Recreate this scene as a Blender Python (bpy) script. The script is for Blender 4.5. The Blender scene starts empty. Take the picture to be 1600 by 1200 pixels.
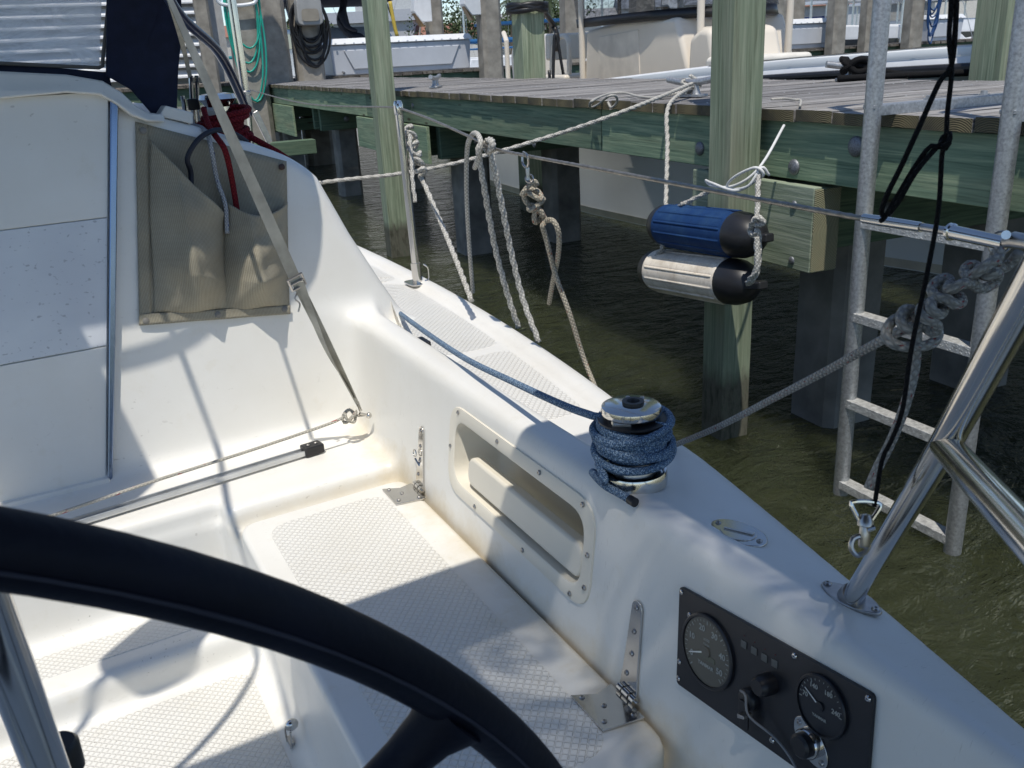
import bpy, bmesh, math, random
import numpy as np
from mathutils import Matrix, Vector
random.seed(7); rng = np.random.default_rng(7)
S = bpy.context.scene
COL = S.collection
rad = math.radians

# ------------------------------------------------------------------ camera
EYE = np.array([0.0, 0.0, 1.6]); FPX = 1405.0
yaw, pitch, roll = rad(29.9), rad(20.14), math.atan(.053)
z_ = np.array([0, 0, 1.0])
f0 = np.array([math.sin(yaw), math.cos(yaw), 0]); r0 = np.array([math.cos(yaw), -math.sin(yaw), 0])
FWD = f0*math.cos(pitch) - z_*math.sin(pitch); u0 = f0*math.sin(pitch) + z_*math.cos(pitch)
RGT = r0*math.cos(roll) - u0*math.sin(roll); UPV = r0*math.sin(roll) + u0*math.cos(roll)
cam = bpy.data.cameras.new('camera'); co = bpy.data.objects.new('camera', cam); COL.objects.link(co)
m = Matrix.Identity(4)
for i in range(3):
    m[i][0], m[i][1], m[i][2], m[i][3] = RGT[i], UPV[i], -FWD[i], EYE[i]
co.matrix_world = m
cam.sensor_width = 36; cam.lens = FPX/1600*36; cam.clip_start = .02; cam.clip_end = 6000
cam.dof.use_dof = True; cam.dof.focus_distance = 2.0; cam.dof.aperture_fstop = 20
S.camera = co

# ------------------------------------------------------------------ sky, sun, exposure
SUNDIR = Vector((.24, .35, -1.0)).normalized()           # the way the light travels
W = bpy.data.worlds.new('World'); S.world = W; W.use_nodes = True
nt = W.node_tree; bg = nt.nodes['Background']
sky = nt.nodes.new('ShaderNodeTexSky'); sky.sky_type = 'NISHITA'; sky.sun_disc = False
tos = -SUNDIR
sky.sun_elevation = math.asin(tos.z); sky.sun_rotation = math.atan2(tos.x, tos.y)
sky.air_density = .8; sky.dust_density = .15; sky.ozone_density = 1.6; sky.altitude = 300
nt.links.new(sky.outputs[0], bg.inputs[0]); bg.inputs[1].default_value = .125
sun = bpy.data.lights.new('sun', 'SUN'); sun.energy = 3.2; sun.angle = rad(.53); sun.color = (1, .95, .86)
so = bpy.data.objects.new('sun', sun); COL.objects.link(so)
so.rotation_euler = (-SUNDIR).to_track_quat('Z', 'Y').to_euler(); so.location = (0, 0, 20)
S.view_settings.view_transform = 'Standard'; S.view_settings.look = 'None'
S.view_settings.exposure = 0.26; S.view_settings.gamma = 1.0; S.view_settings.use_curve_mapping = False
S.cycles.max_bounces = 8; S.cycles.transparent_max_bounces = 12

# ------------------------------------------------------------------ sight lines (to read real positions on real planes)
A3 = lambda *p: np.array(p, float)
def ray(u, v): return FWD*FPX + RGT*(u-800) - UPV*(v-600)
def hit(u, v, P, N):
    r = ray(u, v); return EYE + r*(((P-EYE) @ N)/(r @ N))
def Uz(u, v, z): return hit(u, v, A3(0, 0, z), A3(0, 0, 1))
def Uy(u, v, y): return hit(u, v, A3(0, y, 0), A3(0, 1, 0))
def Ux(u, v, x): return hit(u, v, A3(x, 0, 0), A3(1, 0, 0))
def Ud(u, v, dep): return EYE + ray(u, v)/FPX*dep
AZ = rad(7.1)
ED = A3(math.cos(AZ), -math.sin(AZ), 0); EQ = A3(math.sin(AZ), math.cos(AZ), 0)
def DK(d, q, z): return ED*d + EQ*q + A3(0, 0, z)          # dock frame: d across, q along
def Udk(u, v, d): return hit(u, v, ED*d, ED)
def Uq(u, v, q): return hit(u, v, EQ*q, EQ)
def todk(p): return p @ ED, p @ EQ, p[2]
def nrm(v): v = np.asarray(v, float); return v/np.linalg.norm(v)

# ------------------------------------------------------------------ materials
MATS = {}
def new_mat(name):
    mt = bpy.data.materials.new(name); mt.use_nodes = True
    return mt, mt.node_tree, mt.node_tree.nodes['Principled BSDF']
def node(nt, typ, **kw):
    n = nt.nodes.new(typ)
    for k, v in kw.items():
        if k == 'inp':
            for a, b in v.items(): n.inputs[a].default_value = b
        else: setattr(n, k, v)
    return n
def coords(nt, kind='Object', scale=(1, 1, 1), rot=(0, 0, 0), rnd=False):
    tc = node(nt, 'ShaderNodeTexCoord'); mp = node(nt, 'ShaderNodeMapping')
    mp.inputs['Scale'].default_value = scale; mp.inputs['Rotation'].default_value = rot
    nt.links.new(tc.outputs[kind], mp.inputs[0])
    if rnd:
        oi = node(nt, 'ShaderNodeObjectInfo'); mu = node(nt, 'ShaderNodeMath', operation='MULTIPLY'); mu.inputs[1].default_value = 37.0
        nt.links.new(oi.outputs['Random'], mu.inputs[0])
        nt.links.new(mu.outputs[0], mp.inputs['Location'])
    return mp.outputs[0]
def ramp(nt, fac, stops):
    r = node(nt, 'ShaderNodeValToRGB'); e = r.color_ramp.elements
    while len(e) < len(stops): e.new(.5)
    for i, (p, c) in enumerate(stops):
        e[i].position = p; e[i].color = (*c, 1) if len(c) == 3 else c
    nt.links.new(fac, r.inputs[0]); return r.outputs[0]
def noise(nt, vec, scale, detail=4, rough=.55, dist=0):
    n = node(nt, 'ShaderNodeTexNoise'); n.inputs['Scale'].default_value = scale
    n.inputs['Detail'].default_value = detail; n.inputs['Roughness'].default_value = rough; n.inputs['Distortion'].default_value = dist
    nt.links.new(vec, n.inputs['Vector']); return n.outputs['Fac']
def mixc(nt, fac, a, b, mode='MIX'):
    n = node(nt, 'ShaderNodeMix', data_type='RGBA', blend_type=mode)
    for sock, val in ((n.inputs[0], fac), (n.inputs[6], a), (n.inputs[7], b)):
        if isinstance(val, (int, float)): sock.default_value = val
        elif isinstance(val, tuple): sock.default_value = (*val, 1) if len(val) == 3 else val
        else: nt.links.new(val, sock)
    return n.outputs[2]
def bump(nt, h, strength, dist, prev=None):
    b = node(nt, 'ShaderNodeBump'); b.inputs['Strength'].default_value = strength; b.inputs['Distance'].default_value = dist
    nt.links.new(h, b.inputs['Height'])
    if prev: nt.links.new(prev, b.inputs['Normal'])
    return b.outputs[0]
def plain(name, col, rough=.5, metal=0, var=.12, vs=6, bs=0, bd=.001, bscale=80, spec=.5, coat=0, stretch=(1, 1, 1), rvar=0):
    if name in MATS: return MATS[name]
    mt, nt, p = new_mat(name)
    v = coords(nt, scale=stretch)
    f = noise(nt, v, vs)
    lo = tuple(c*(1-var) for c in col); hi = tuple(min(1, c*(1+var)) for c in col)
    nt.links.new(ramp(nt, f, [(.3, lo), (.7, hi)]), p.inputs['Base Color'])
    p.inputs['Roughness'].default_value = rough; p.inputs['Metallic'].default_value = metal
    p.inputs['Specular IOR Level'].default_value = spec; p.inputs['Coat Weight'].default_value = coat
    if rvar:
        f2 = noise(nt, v, vs*5, 5)
        mr = node(nt, 'ShaderNodeMapRange', inp={3: max(.02, rough-rvar), 4: rough+rvar}); nt.links.new(f2, mr.inputs[0]); nt.links.new(mr.outputs[0], p.inputs['Roughness'])
    if bs: nt.links.new(bump(nt, noise(nt, v, bscale, 5), bs, bd), p.inputs['Normal'])
    MATS[name] = mt; return mt

def gelcoat(name, nonskid=False):
    mt, nt, p = new_mat(name); v = coords(nt)
    f = noise(nt, v, 2.5, 6, .6); f2 = noise(nt, v, 14, 8, .7)
    c = ramp(nt, f, [(.3, (.74, .715, .655)), (.65, (.80, .785, .74))])
    stain = ramp(nt, f2, [(.58, (1, 1, 1)), (.80, (.90, .87, .80))])
    c = mixc(nt, .7, c, stain, 'MULTIPLY')
    fs = noise(nt, v, 150, 2); sp = ramp(nt, fs, [(.76, (1, 1, 1)), (.80, (.55, .5, .42))])
    c = mixc(nt, .35, c, sp, 'MULTIPLY')
    # dirt that has washed into the joints of the moulding
    ao = node(nt, 'ShaderNodeTexNoise'); ao.inputs['Scale'].default_value = 5; nt.links.new(v, ao.inputs['Vector'])
    nt.links.new(c, p.inputs['Base Color'])
    p.inputs['Roughness'].default_value = .34; p.inputs['Specular IOR Level'].default_value = .5
    mr = node(nt, 'ShaderNodeMapRange', inp={3: .25, 4: .5}); nt.links.new(f2, mr.inputs[0]); nt.links.new(mr.outputs[0], p.inputs['Roughness'])
    b = bump(nt, noise(nt, v, 9, 3), .12, .004)
    if nonskid:
        vv = coords(nt, rot=(0, 0, rad(43)))
        sx = node(nt, 'ShaderNodeSeparateXYZ'); nt.links.new(vv, sx.inputs[0])
        outs = []
        for k in (0, 1):
            mu = node(nt, 'ShaderNodeMath', operation='MULTIPLY'); mu.inputs[1].default_value = 1/.0125; nt.links.new(sx.outputs[k], mu.inputs[0])
            fr = node(nt, 'ShaderNodeMath', operation='FRACT'); nt.links.new(mu.outputs[0], fr.inputs[0])
            su = node(nt, 'ShaderNodeMath', operation='SUBTRACT'); su.inputs[1].default_value = .5; nt.links.new(fr.outputs[0], su.inputs[0])
            ab = node(nt, 'ShaderNodeMath', operation='ABSOLUTE'); nt.links.new(su.outputs[0], ab.inputs[0]); outs.append(ab.outputs[0])
        mx = node(nt, 'ShaderNodeMath', operation='MAXIMUM'); nt.links.new(outs[0], mx.inputs[0]); nt.links.new(outs[1], mx.inputs[1])
        mr = node(nt, 'ShaderNodeMapRange', interpolation_type='SMOOTHSTEP', inp={1: .34, 2: .46, 3: 1, 4: 0}); nt.links.new(mx.outputs[0], mr.inputs[0])
        b = bump(nt, mr.outputs[0], .9, .0020, b)
        nt.links.new(mixc(nt, .14, c, ramp(nt, mr.outputs[0], [(0, (.66, .62, .54)), (.6, (1, 1, 1))]), 'MULTIPLY'), p.inputs['Base Color'])
    nt.links.new(b, p.inputs['Normal'])
    MATS[name] = mt; return mt

def wood(name, cols, axis=1, rough=.8, grain=1.0, blotch=None, bs=.5):
    """board with grain along local axis"""
    mt, nt, p = new_mat(name)
    sc = [90, 90, 90]; sc[axis] = 3.0
    v = coords(nt, scale=sc, rnd=True); v2 = coords(nt, rnd=True)
    sc3 = [26, 26, 26]; sc3[axis] = .9
    g1 = noise(nt, v, grain, 5, .6, .9); g3 = noise(nt, coords(nt, scale=sc3, rnd=True), grain, 4, .6, 1.6)
    ga = node(nt, 'ShaderNodeMath', operation='ADD'); nt.links.new(g1, ga.inputs[0]); nt.links.new(g3, ga.inputs[1])
    gm = node(nt, 'ShaderNodeMath', operation='MULTIPLY'); gm.inputs[1].default_value = .5; nt.links.new(ga.outputs[0], gm.inputs[0]); g = gm.outputs[0]
    c = ramp(nt, g, [(.34, cols[0]), (.5, cols[1]), (.64, cols[2])])
    sc2 = [9, 9, 9]; sc2[axis] = .9
    f = noise(nt, coords(nt, scale=sc2, rnd=True), 1, 6, .7)
    c = mixc(nt, ramp(nt, f, [(.45, (0, 0, 0)), (.75, (.6, .6, .6))]), c, blotch or cols[0])
    kn = node(nt, 'ShaderNodeTexVoronoi'); kn.inputs['Scale'].default_value = 1.0
    sck = [7, 7, 7]; sck[axis] = 1.6
    nt.links.new(coords(nt, scale=sck, rnd=True), kn.inputs['Vector'])
    c = mixc(nt, ramp(nt, kn.outputs['Distance'], [(.05, (.9, .9, .9)), (.10, (0, 0, 0))]), c, (.055, .04, .025))
    oi = node(nt, 'ShaderNodeObjectInfo'); c = mixc(nt, .55, c, ramp(nt, oi.outputs['Random'], [(0, (.42, .41, .40)), (.5, (1, 1, 1)), (1, (1.3, 1.26, 1.18))]), 'MULTIPLY')
    nt.links.new(c, p.inputs['Base Color']); p.inputs['Roughness'].default_value = rough; p.inputs['Specular IOR Level'].default_value = .25
    b = bump(nt, g, bs, .004); nt.links.new(bump(nt, noise(nt, v2, 90, 3), .15, .002, b), p.inputs['Normal'])
    MATS[name] = mt; return mt

def endgrain(name, cols, at=None):
    mt, nt, p = new_mat(name); v = coords(nt)
    oi = node(nt, 'ShaderNodeObjectInfo'); mm = node(nt, 'ShaderNodeMapRange', inp={3: -.07, 4: .07}); nt.links.new(oi.outputs['Random'], mm.inputs[0])
    cx = node(nt, 'ShaderNodeCombineXYZ', inp={2: .10}); nt.links.new(mm.outputs[0], cx.inputs[1])
    va = node(nt, 'ShaderNodeVectorMath', operation='ADD'); nt.links.new(v, va.inputs[0]); nt.links.new(cx.outputs[0], va.inputs[1]); v = va.outputs[0]
    if at:
        nt.links.new(coords(nt), va.inputs[0]); nt.links.remove(va.inputs[1].links[0]); va.inputs[1].default_value = at
    w = node(nt, 'ShaderNodeTexWave', wave_type='RINGS', rings_direction='Y' if at else 'X'); w.inputs['Scale'].default_value = 48; w.inputs['Distortion'].default_value = 1.6; w.inputs['Detail'].default_value = 3
    w.inputs['Detail Scale'].default_value = 1.2
    nt.links.new(v, w.inputs['Vector'])
    c = ramp(nt, w.outputs['Fac'], [(.15, cols[0]), (.8, cols[1])])
    f = noise(nt, v, 9, 5)
    c = mixc(nt, ramp(nt, f, [(.4, (0, 0, 0)), (.65, (.9, .9, .9))]), c, cols[2])
    nt.links.new(c, p.inputs['Base Color']); p.inputs['Roughness'].default_value = .85
    nt.links.new(bump(nt, w.outputs['Fac'], .5, .003), p.inputs['Normal'])
    MATS[name] = mt; return mt

def ropemat(name, col, fleck=None, famt=.0, rough=.8, braid=260, bs=.8):
    mt, nt, p = new_mat(name)
    v = coords(nt, 'UV')
    outs = []
    for sgn in (1, -1):
        w = node(nt, 'ShaderNodeTexWave', wave_type='BANDS', bands_direction='DIAGONAL'); w.inputs['Scale'].default_value = 1
        vv = coords(nt, 'UV', scale=(braid*.26, sgn*2.4, 0)); nt.links.new(vv, w.inputs['Vector']); outs.append(w.outputs['Fac'])
    mx = node(nt, 'ShaderNodeMath', operation='MULTIPLY'); nt.links.new(outs[0], mx.inputs[0]); nt.links.new(outs[1], mx.inputs[1])
    h = mx.outputs[0]
    dark = tuple(c*.55 for c in col)
    c = ramp(nt, h, [(.0, dark), (.35, col)])
    f = noise(nt, coords(nt), 25, 4); c = mixc(nt, .5, c, ramp(nt, f, [(.35, (.72, .7, .66)), (.65, (1, 1, 1))]), 'MULTIPLY')
    if fleck:
        vf = coords(nt, 'UV', scale=(1, .09, 0)); fn = noise(nt, vf, famt or 70, 2)
        c = mixc(nt, ramp(nt, fn, [(.64, (0, 0, 0)), (.68, (1, 1, 1))]), c, fleck)
    nt.links.new(c, p.inputs['Base Color']); p.inputs['Roughness'].default_value = rough
    p.inputs['Specular IOR Level'].default_value = .2
    nt.links.new(bump(nt, h, bs, .0025), p.inputs['Normal'])
    MATS[name] = mt; return mt

GEL = gelcoat('gelcoat'); GELN = gelcoat('gelcoat_nonskid', True)
STEEL = plain('stainless_steel', (.62, .60, .57), .13, 1, .06, 12, rvar=.05, bs=.04, bd=.001, bscale=30)
STEELR = plain('worn_steel', (.45, .43, .41), .3, 1, .15, 60, bs=.1, bd=.0006)
GALV = plain('galvanised_aluminium', (.40, .41, .42), .48, .75, .28, 110, bs=.25, bd=.0008, bscale=160)
ALU = plain('anodised_aluminium', (.62, .63, .63), .33, .85, .08, 20)
NAVY = plain('navy_canvas', (.008, .012, .035), .85, 0, .25, 30, bs=.3, bd=.001, bscale=400)
LEATHER = plain('navy_wheel_leather', (.0035, .005, .014), .55, 0, .3, 18, bs=.3, bd=.0015, bscale=160, spec=.22)
BLACKP = plain('black_plastic', (.012, .012, .014), .42, 0, .2, 30)
PANELB = plain('panel_black', (.012, .013, .017), .38, 0, .15, 20, bs=.08, bd=.0005, bscale=500)
BLACKR = ropemat('black_cord', (.01, .01, .011), braid=300)
WHITEP = plain('white_plastic', (.72, .73, .74), .4, 0, .06, 8)
BOXW = plain('dock_box_fibreglass', (.60, .62, .66), .45, 0, .06, 3)
CREAM = plain('cream_gelcoat', (.72, .65, .55), .4, 0, .05, 2)
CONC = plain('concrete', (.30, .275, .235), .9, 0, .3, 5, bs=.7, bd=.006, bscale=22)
CONCD = plain('dark_concrete', (.19, .185, .17), .8, 0, .4, 4, bs=.6, bd=.006, bscale=18)  # darker, blotchier concrete tone for the piles under the finger dock
ROPEW = ropemat('white_rope', (.62, .60, .55), braid=180, bs=.4)
ROPEG = ropemat('grey_braid_rope', (.50, .48, .44), (.28, .06, .06), 95, braid=230, bs=1.0)
ROPET = ropemat('tan_fleck_rope', (.50, .45, .36), (.30, .10, .06), 60, braid=230, bs=.8)
ROPEB = ropemat('blue_braid_rope', (.095, .17, .29), (.30, .38, .48), 420, braid=260, bs=.7)
ROPER = ropemat('red_rope', (.20, .012, .018), braid=240)
ROPEWB = ropemat('white_blue_rope', (.5, .52, .55), (.02, .05, .2), 60)
ROPECTL = ropemat('white_red_control_line', (.66, .63, .55), (.35, .04, .03), 34)
ROPELB = ropemat('light_blue_sheet', (.22, .36, .50), (.05, .10, .22), 300)
WIRE = plain('lifeline_wire', (.33, .30, .26), .42, .8, .3, 60)
WEB = plain('webbing', (.40, .38, .32), .8, 0, .3, 14, bs=.4, bd=.0008, bscale=300)
RED = plain('red_cover', (.25, .01, .02), .7)
GREENH = plain('green_hose', (.02, .35, .26), .35, 0, .1, 10)
GLASS_D = plain('dark_glass', (.02, .025, .03), .08, 0, .1, 3)
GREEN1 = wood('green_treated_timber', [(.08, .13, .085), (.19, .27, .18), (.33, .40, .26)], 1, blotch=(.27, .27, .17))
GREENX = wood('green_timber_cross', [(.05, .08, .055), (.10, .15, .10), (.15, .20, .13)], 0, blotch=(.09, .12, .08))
GREENZ = wood('green_pile_timber', [(.12, .15, .095), (.24, .29, .20), (.36, .40, .29)], 2, blotch=(.27, .26, .19), bs=.9)
DECKW = wood('weathered_deck_board', [(.06, .055, .052), (.25, .24, .235), (.50, .49, .48)], 0, blotch=(.12, .11, .105), bs=1.0)
ENDG = endgrain('deck_board_end', [(.07, .055, .03), (.20, .17, .09), (.055, .05, .035)])
ENDG2 = endgrain('beam_end', [(.15, .14, .08), (.34, .32, .21), (.22, .23, .15)], at=(.06, 0, -.90))

def mesh_fabric():
    mt, nt, p = new_mat('mesh_fabric'); outs = []
    for sc, d in ((1, 'X'), (1, 'Z')):
        w = node(nt, 'ShaderNodeTexWave', bands_direction=d); w.inputs['Scale'].default_value = 105 if d == 'Z' else 85; w.inputs['Distortion'].default_value = .8
        nt.links.new(coords(nt), w.inputs['Vector']); outs.append(w.outputs['Fac'])
    mx = node(nt, 'ShaderNodeMath', operation='MULTIPLY'); nt.links.new(outs[0], mx.inputs[0]); nt.links.new(outs[1], mx.inputs[1])
    c = ramp(nt, mx.outputs[0], [(.02, (.26, .235, .175)), (.4, (.47, .435, .345))])
    f = noise(nt, coords(nt), 10, 5); c = mixc(nt, .6, c, ramp(nt, f, [(.35, (.75, .73, .7)), (.65, (1.05, 1.03, 1))]), 'MULTIPLY')
    nt.links.new(c, p.inputs['Base Color']); p.inputs['Roughness'].default_value = .75
    p.inputs['Specular IOR Level'].default_value = .3
    nt.links.new(bump(nt, mx.outputs[0], .6, .002), p.inputs['Normal'])
    return mt
FABRIC = mesh_fabric()

def vinyl(name, alpha, tint=(.8, .85, .9), rough=.12):
    mt, nt, p = new_mat(name)
    v = coords(nt)
    f = noise(nt, coords(nt, scale=(1, 1, 3.2)), 6, 6, .6, 1.6)
    p.inputs['Roughness'].default_value = rough; p.inputs['Base Color'].default_value = (*tint, 1)
    tr = node(nt, 'ShaderNodeBsdfTransparent'); tr.inputs[0].default_value = (.93, .94, .96, 1)
    tl = node(nt, 'ShaderNodeBsdfTranslucent'); tl.inputs[0].default_value = (*tint, 1); m2_ = node(nt, 'ShaderNodeMixShader'); m2_.inputs[0].default_value = .6
    nt.links.new(p.outputs[0], m2_.inputs[1]); nt.links.new(tl.outputs[0], m2_.inputs[2])
    mx = node(nt, 'ShaderNodeMixShader')
    mr = node(nt, 'ShaderNodeMapRange', inp={1: .42, 2: .68, 3: alpha, 4: min(.95, alpha*2.2)}); nt.links.new(f, mr.inputs[0])
    nt.links.new(mr.outputs[0], mx.inputs[0]); nt.links.new(tr.outputs[0], mx.inputs[1]); nt.links.new(m2_.outputs[0], mx.inputs[2])
    nt.links.new(bump(nt, f, .5, .01), p.inputs['Normal'])
    nt.links.new(mx.outputs[0], nt.nodes['Material Output'].inputs[0]); MATS[name] = mt; return mt
VINYL = vinyl('clear_vinyl', .42, (1, 1, 1), .3); VINYL2 = vinyl('bimini_vinyl', .42, (.5, .45, .35), .4)
SHIELD = vinyl('boat_windshield', .25, (.1, .11, .12), .05)

def speckle(mt, c2, scale, lo, hi):
    nt = mt.node_tree; p = nt.nodes['Principled BSDF']; src = p.inputs['Base Color'].links[0].from_socket
    f = noise(nt, coords(nt), scale, 2, .6)
    nt.links.new(mixc(nt, ramp(nt, f, [(lo, (0, 0, 0)), (hi, (1, 1, 1))]), src, c2), p.inputs['Base Color'])
speckle(ROPEB, (.36, .46, .55), 520, .53, .60); speckle(ROPELB, (.55, .65, .72), 520, .5, .58)
def stains(mt):
    """tan water stains lying along the foot of the coaming, grit on the sole"""
    nt = mt.node_tree; p = nt.nodes['Principled BSDF']; src = p.inputs['Base Color'].links[0].from_socket
    g = node(nt, 'ShaderNodeNewGeometry'); sp = node(nt, 'ShaderNodeSeparateXYZ'); nt.links.new(g.outputs['Position'], sp.inputs[0])
    def mth(op, a, b=0.0):
        n = node(nt, 'ShaderNodeMath', operation=op)
        for k, v_ in ((0, a), (1, b)):
            if isinstance(v_, (int, float)): n.inputs[k].default_value = v_
            else: nt.links.new(v_, n.inputs[k])
        return n.outputs[0]
    X, Y, Z = sp.outputs
    line = mth('SUBTRACT', X, mth('ADD', mth('MULTIPLY', Y, .052), .696))       # distance from the coaming's foot
    dz = mth('MULTIPLY', mth('SUBTRACT', Z, .56), .9)
    dist = mth('SQRT', mth('ADD', mth('MULTIPLY', line, line), mth('MULTIPLY', dz, dz)))
    n1 = noise(nt, coords(nt), 7, 6, .7)
    m = mth('SUBTRACT', mth('MULTIPLY', n1, .16), dist)
    mr = node(nt, 'ShaderNodeMapRange', inp={1: .0, 2: .06, 3: 0, 4: .55}); nt.links.new(m, mr.inputs[0])
    c = mixc(nt, mr.outputs[0], src, (.60, .50, .33))
    # forward joint of the lid
    dy = mth('SUBTRACT', Y, 1.985); dz2 = mth('SUBTRACT', Z, .56)
    d2 = mth('SQRT', mth('ADD', mth('MULTIPLY', dy, dy), mth('MULTIPLY', dz2, dz2)))
    mr2 = node(nt, 'ShaderNodeMapRange', inp={1: .0, 2: .05, 3: 0, 4: .45}); nt.links.new(mth('SUBTRACT', mth('MULTIPLY', n1, .12), d2), mr2.inputs[0])
    c = mixc(nt, mr2.outputs[0], c, (.62, .54, .38))
    # grit specks low in the footwell
    fs = noise(nt, coords(nt), 120, 3, .7); low = node(nt, 'ShaderNodeMapRange', inp={1: .45, 2: .40, 3: 0, 4: 1}); nt.links.new(Z, low.inputs[0])
    big = noise(nt, coords(nt), 6, 3); gm = mth('MULTIPLY', mth('MULTIPLY', ramp(nt, fs, [(.66, (0, 0, 0)), (.70, (1, 1, 1))]), ramp(nt, big, [(.5, (0, 0, 0)), (.62, (1, 1, 1))])), low.outputs[0])
    c = mixc(nt, gm, c, (.16, .13, .09))
    # light scuffs
    sc_ = noise(nt, coords(nt, scale=(1, 3.5, 1), rot=(.2, .1, .6)), 22, 8, .75, 1.2)
    c = mixc(nt, ramp(nt, sc_, [(.62, (0, 0, 0)), (.76, (.5, .5, .5))]), c, (.48, .45, .40))
    hs = noise(nt, coords(nt, scale=(1, 14, 1), rot=(.3, .2, 1.1)), 40, 2, .5); hb = noise(nt, coords(nt), 3, 3)
    c = mixc(nt, mth('MULTIPLY', ramp(nt, hs, [(.70, (0, 0, 0)), (.73, (.6, .6, .6))]), ramp(nt, hb, [(.5, (0, 0, 0)), (.6, (1, 1, 1))])), c, (.45, .42, .37))
    nt.links.new(c, p.inputs['Base Color'])
stains(GEL); stains(GELN)

# ------------------------------------------------------------------ mesh building
class MB:
    def __init__(s): s.v = []; s.f = []; s.uv = {}; s.mi = []; s.cur = 0
    def add(s, vs, fs, uvs=None):
        b = len(s.v); s.v.extend([tuple(map(float, p)) for p in vs])
        for k, f in enumerate(fs):
            if uvs is not None: s.uv[len(s.f)] = uvs[k]
            s.f.append([b+i for i in f]); s.mi.append(s.cur)
        return s
    def box(s, c, size, X=(1, 0, 0), Y=(0, 1, 0), Z=(0, 0, 1)):
        c = np.array(c, float); X = np.array(X)*size[0]/2; Y = np.array(Y)*size[1]/2; Z = np.array(Z)*size[2]/2
        vs = [c+a*X+b*Y+e*Z for e in (-1, 1) for b in (-1, 1) for a in (-1, 1)]
        return s.add(vs, [(0, 2, 3, 1), (4, 5, 7, 6), (0, 1, 5, 4), (2, 6, 7, 3), (0, 4, 6, 2), (1, 3, 7, 5)])
    def dbox(s, d0, d1, q0, q1, z0, z1):
        return s.box(DK((d0+d1)/2, (q0+q1)/2, (z0+z1)/2), (abs(d1-d0), abs(q1-q0), abs(z1-z0)), ED, EQ)
    def hexa(s, p):      # 8 corners, bottom 4 then top 4 (ring order)
        return s.add(p, [(3, 2, 1, 0), (4, 5, 6, 7), (0, 1, 5, 4), (1, 2, 6, 5), (2, 3, 7, 6), (3, 0, 4, 7)])
    def prism(s, pts, ext):
        n = len(pts); pts = [np.array(p, float) for p in pts]; e = np.array(ext, float)
        vs = pts + [p+e for p in pts]
        fs = [tuple(range(n))[::-1], tuple(range(n, 2*n))] + [(i, (i+1) % n, n+(i+1) % n, n+i) for i in range(n)]
        return s.add(vs, fs)
    def lathe(s, c, axis, prof, n=24, a0=0.0):
        c = np.array(c, float); ax = nrm(axis); t = nrm(np.cross(ax, (1, 0, 0) if abs(ax[0]) < .8 else (0, 1, 0))); b = np.cross(ax, t)
        vs = []; fs = []
        for (r, h) in prof:
            for k in range(n):
                a = a0+2*math.pi*k/n; vs.append(c+ax*h+(t*math.cos(a)+b*math.sin(a))*r)
        for i in range(len(prof)-1):
            for k in range(n): k2 = (k+1) % n; fs.append((i*n+k, i*n+k2, (i+1)*n+k2, (i+1)*n+k))
        if prof[0][0] > 1e-5: fs.append(tuple(range(n))[::-1])
        if prof[-1][0] > 1e-5: fs.append(tuple((len(prof)-1)*n+k for k in range(n)))
        return s.add(vs, fs)
    def cyl(s, p0, p1, r0, r1=None, n=12):
        p0 = np.array(p0, float); p1 = np.array(p1, float); r1 = r0 if r1 is None else r1
        L = np.linalg.norm(p1-p0); return s.lathe(p0, (p1-p0), [(r0, 0), (r1, L)], n)
    def tube(s, pts, r, n=10, closed=False, lobes=0, lay=.03, cap=True, oval=1.0, upv=None):
        P = np.array(pts, float); N = len(P)
        T = np.roll(P, -1, 0)-np.roll(P, 1, 0) if closed else np.gradient(P, axis=0)
        T /= np.linalg.norm(T, axis=1)[:, None]+1e-12
        ref = np.array(upv, float) if upv is not None else (np.array([0, 0, 1.]) if abs(T[0][2]) < .9 else np.array([1., 0, 0]))
        nv = nrm(np.cross(np.cross(T[0], ref), T[0])); Ns = [nv]
        for i in range(1, N):
            v = Ns[-1]-T[i]*(Ns[-1] @ T[i]); Ns.append(v/(np.linalg.norm(v)+1e-12))
        Ns = np.array(Ns); B = np.cross(T, Ns)
        seg = np.linalg.norm(np.diff(P, axis=0), axis=1); L = np.concatenate([[0], np.cumsum(seg)])
        rr = np.full(N, r) if np.isscalar(r) else np.array(r)
        vs = []
        for i in range(N):
            tw = 2*math.pi*L[i]/lay/max(1, lobes) if lobes else 0
            for k in range(n):
                a = 2*math.pi*k/n
                q = rr[i]*(1+((.26 if lobes == 3 else .17)*math.cos(lobes*(a-tw)) if lobes else 0))
                vs.append(P[i]+Ns[i]*math.cos(a)*q*oval+B[i]*math.sin(a)*q)
        fs = []; uvs = []
        M = N if closed else N-1
        for i in range(M):
            j = (i+1) % N; l1 = L[j] if j else L[-1]+.005
            for k in range(n):
                k2 = (k+1) % n
                fs.append((i*n+k, i*n+k2, j*n+k2, j*n+k))
                uvs.append([(L[i], k/n), (L[i], (k+1)/n), (l1, (k+1)/n), (l1, k/n)])
        if cap and not closed:
            fs.append(tuple(range(n))[::-1]); uvs.append([(0, 0)]*n)
            fs.append(tuple((N-1)*n+k for k in range(n))); uvs.append([(0, 0)]*n)
        return s.add(vs, fs, uvs)
    def sphere(s, c, r, n=12, sc=(1, 1, 1)):
        prof = [(max(1e-6, r*math.sin(math.pi*i/(n//2))), -r*math.cos(math.pi*i/(n//2))) for i in range(n//2+1)]
        b = len(s.v); s.lathe((0, 0, 0), (0, 0, 1), prof, n)
        for i in range(b, len(s.v)):
            p = s.v[i]; s.v[i] = (c[0]+p[0]*sc[0], c[1]+p[1]*sc[1], c[2]+p[2]*sc[2])
        return s
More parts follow.
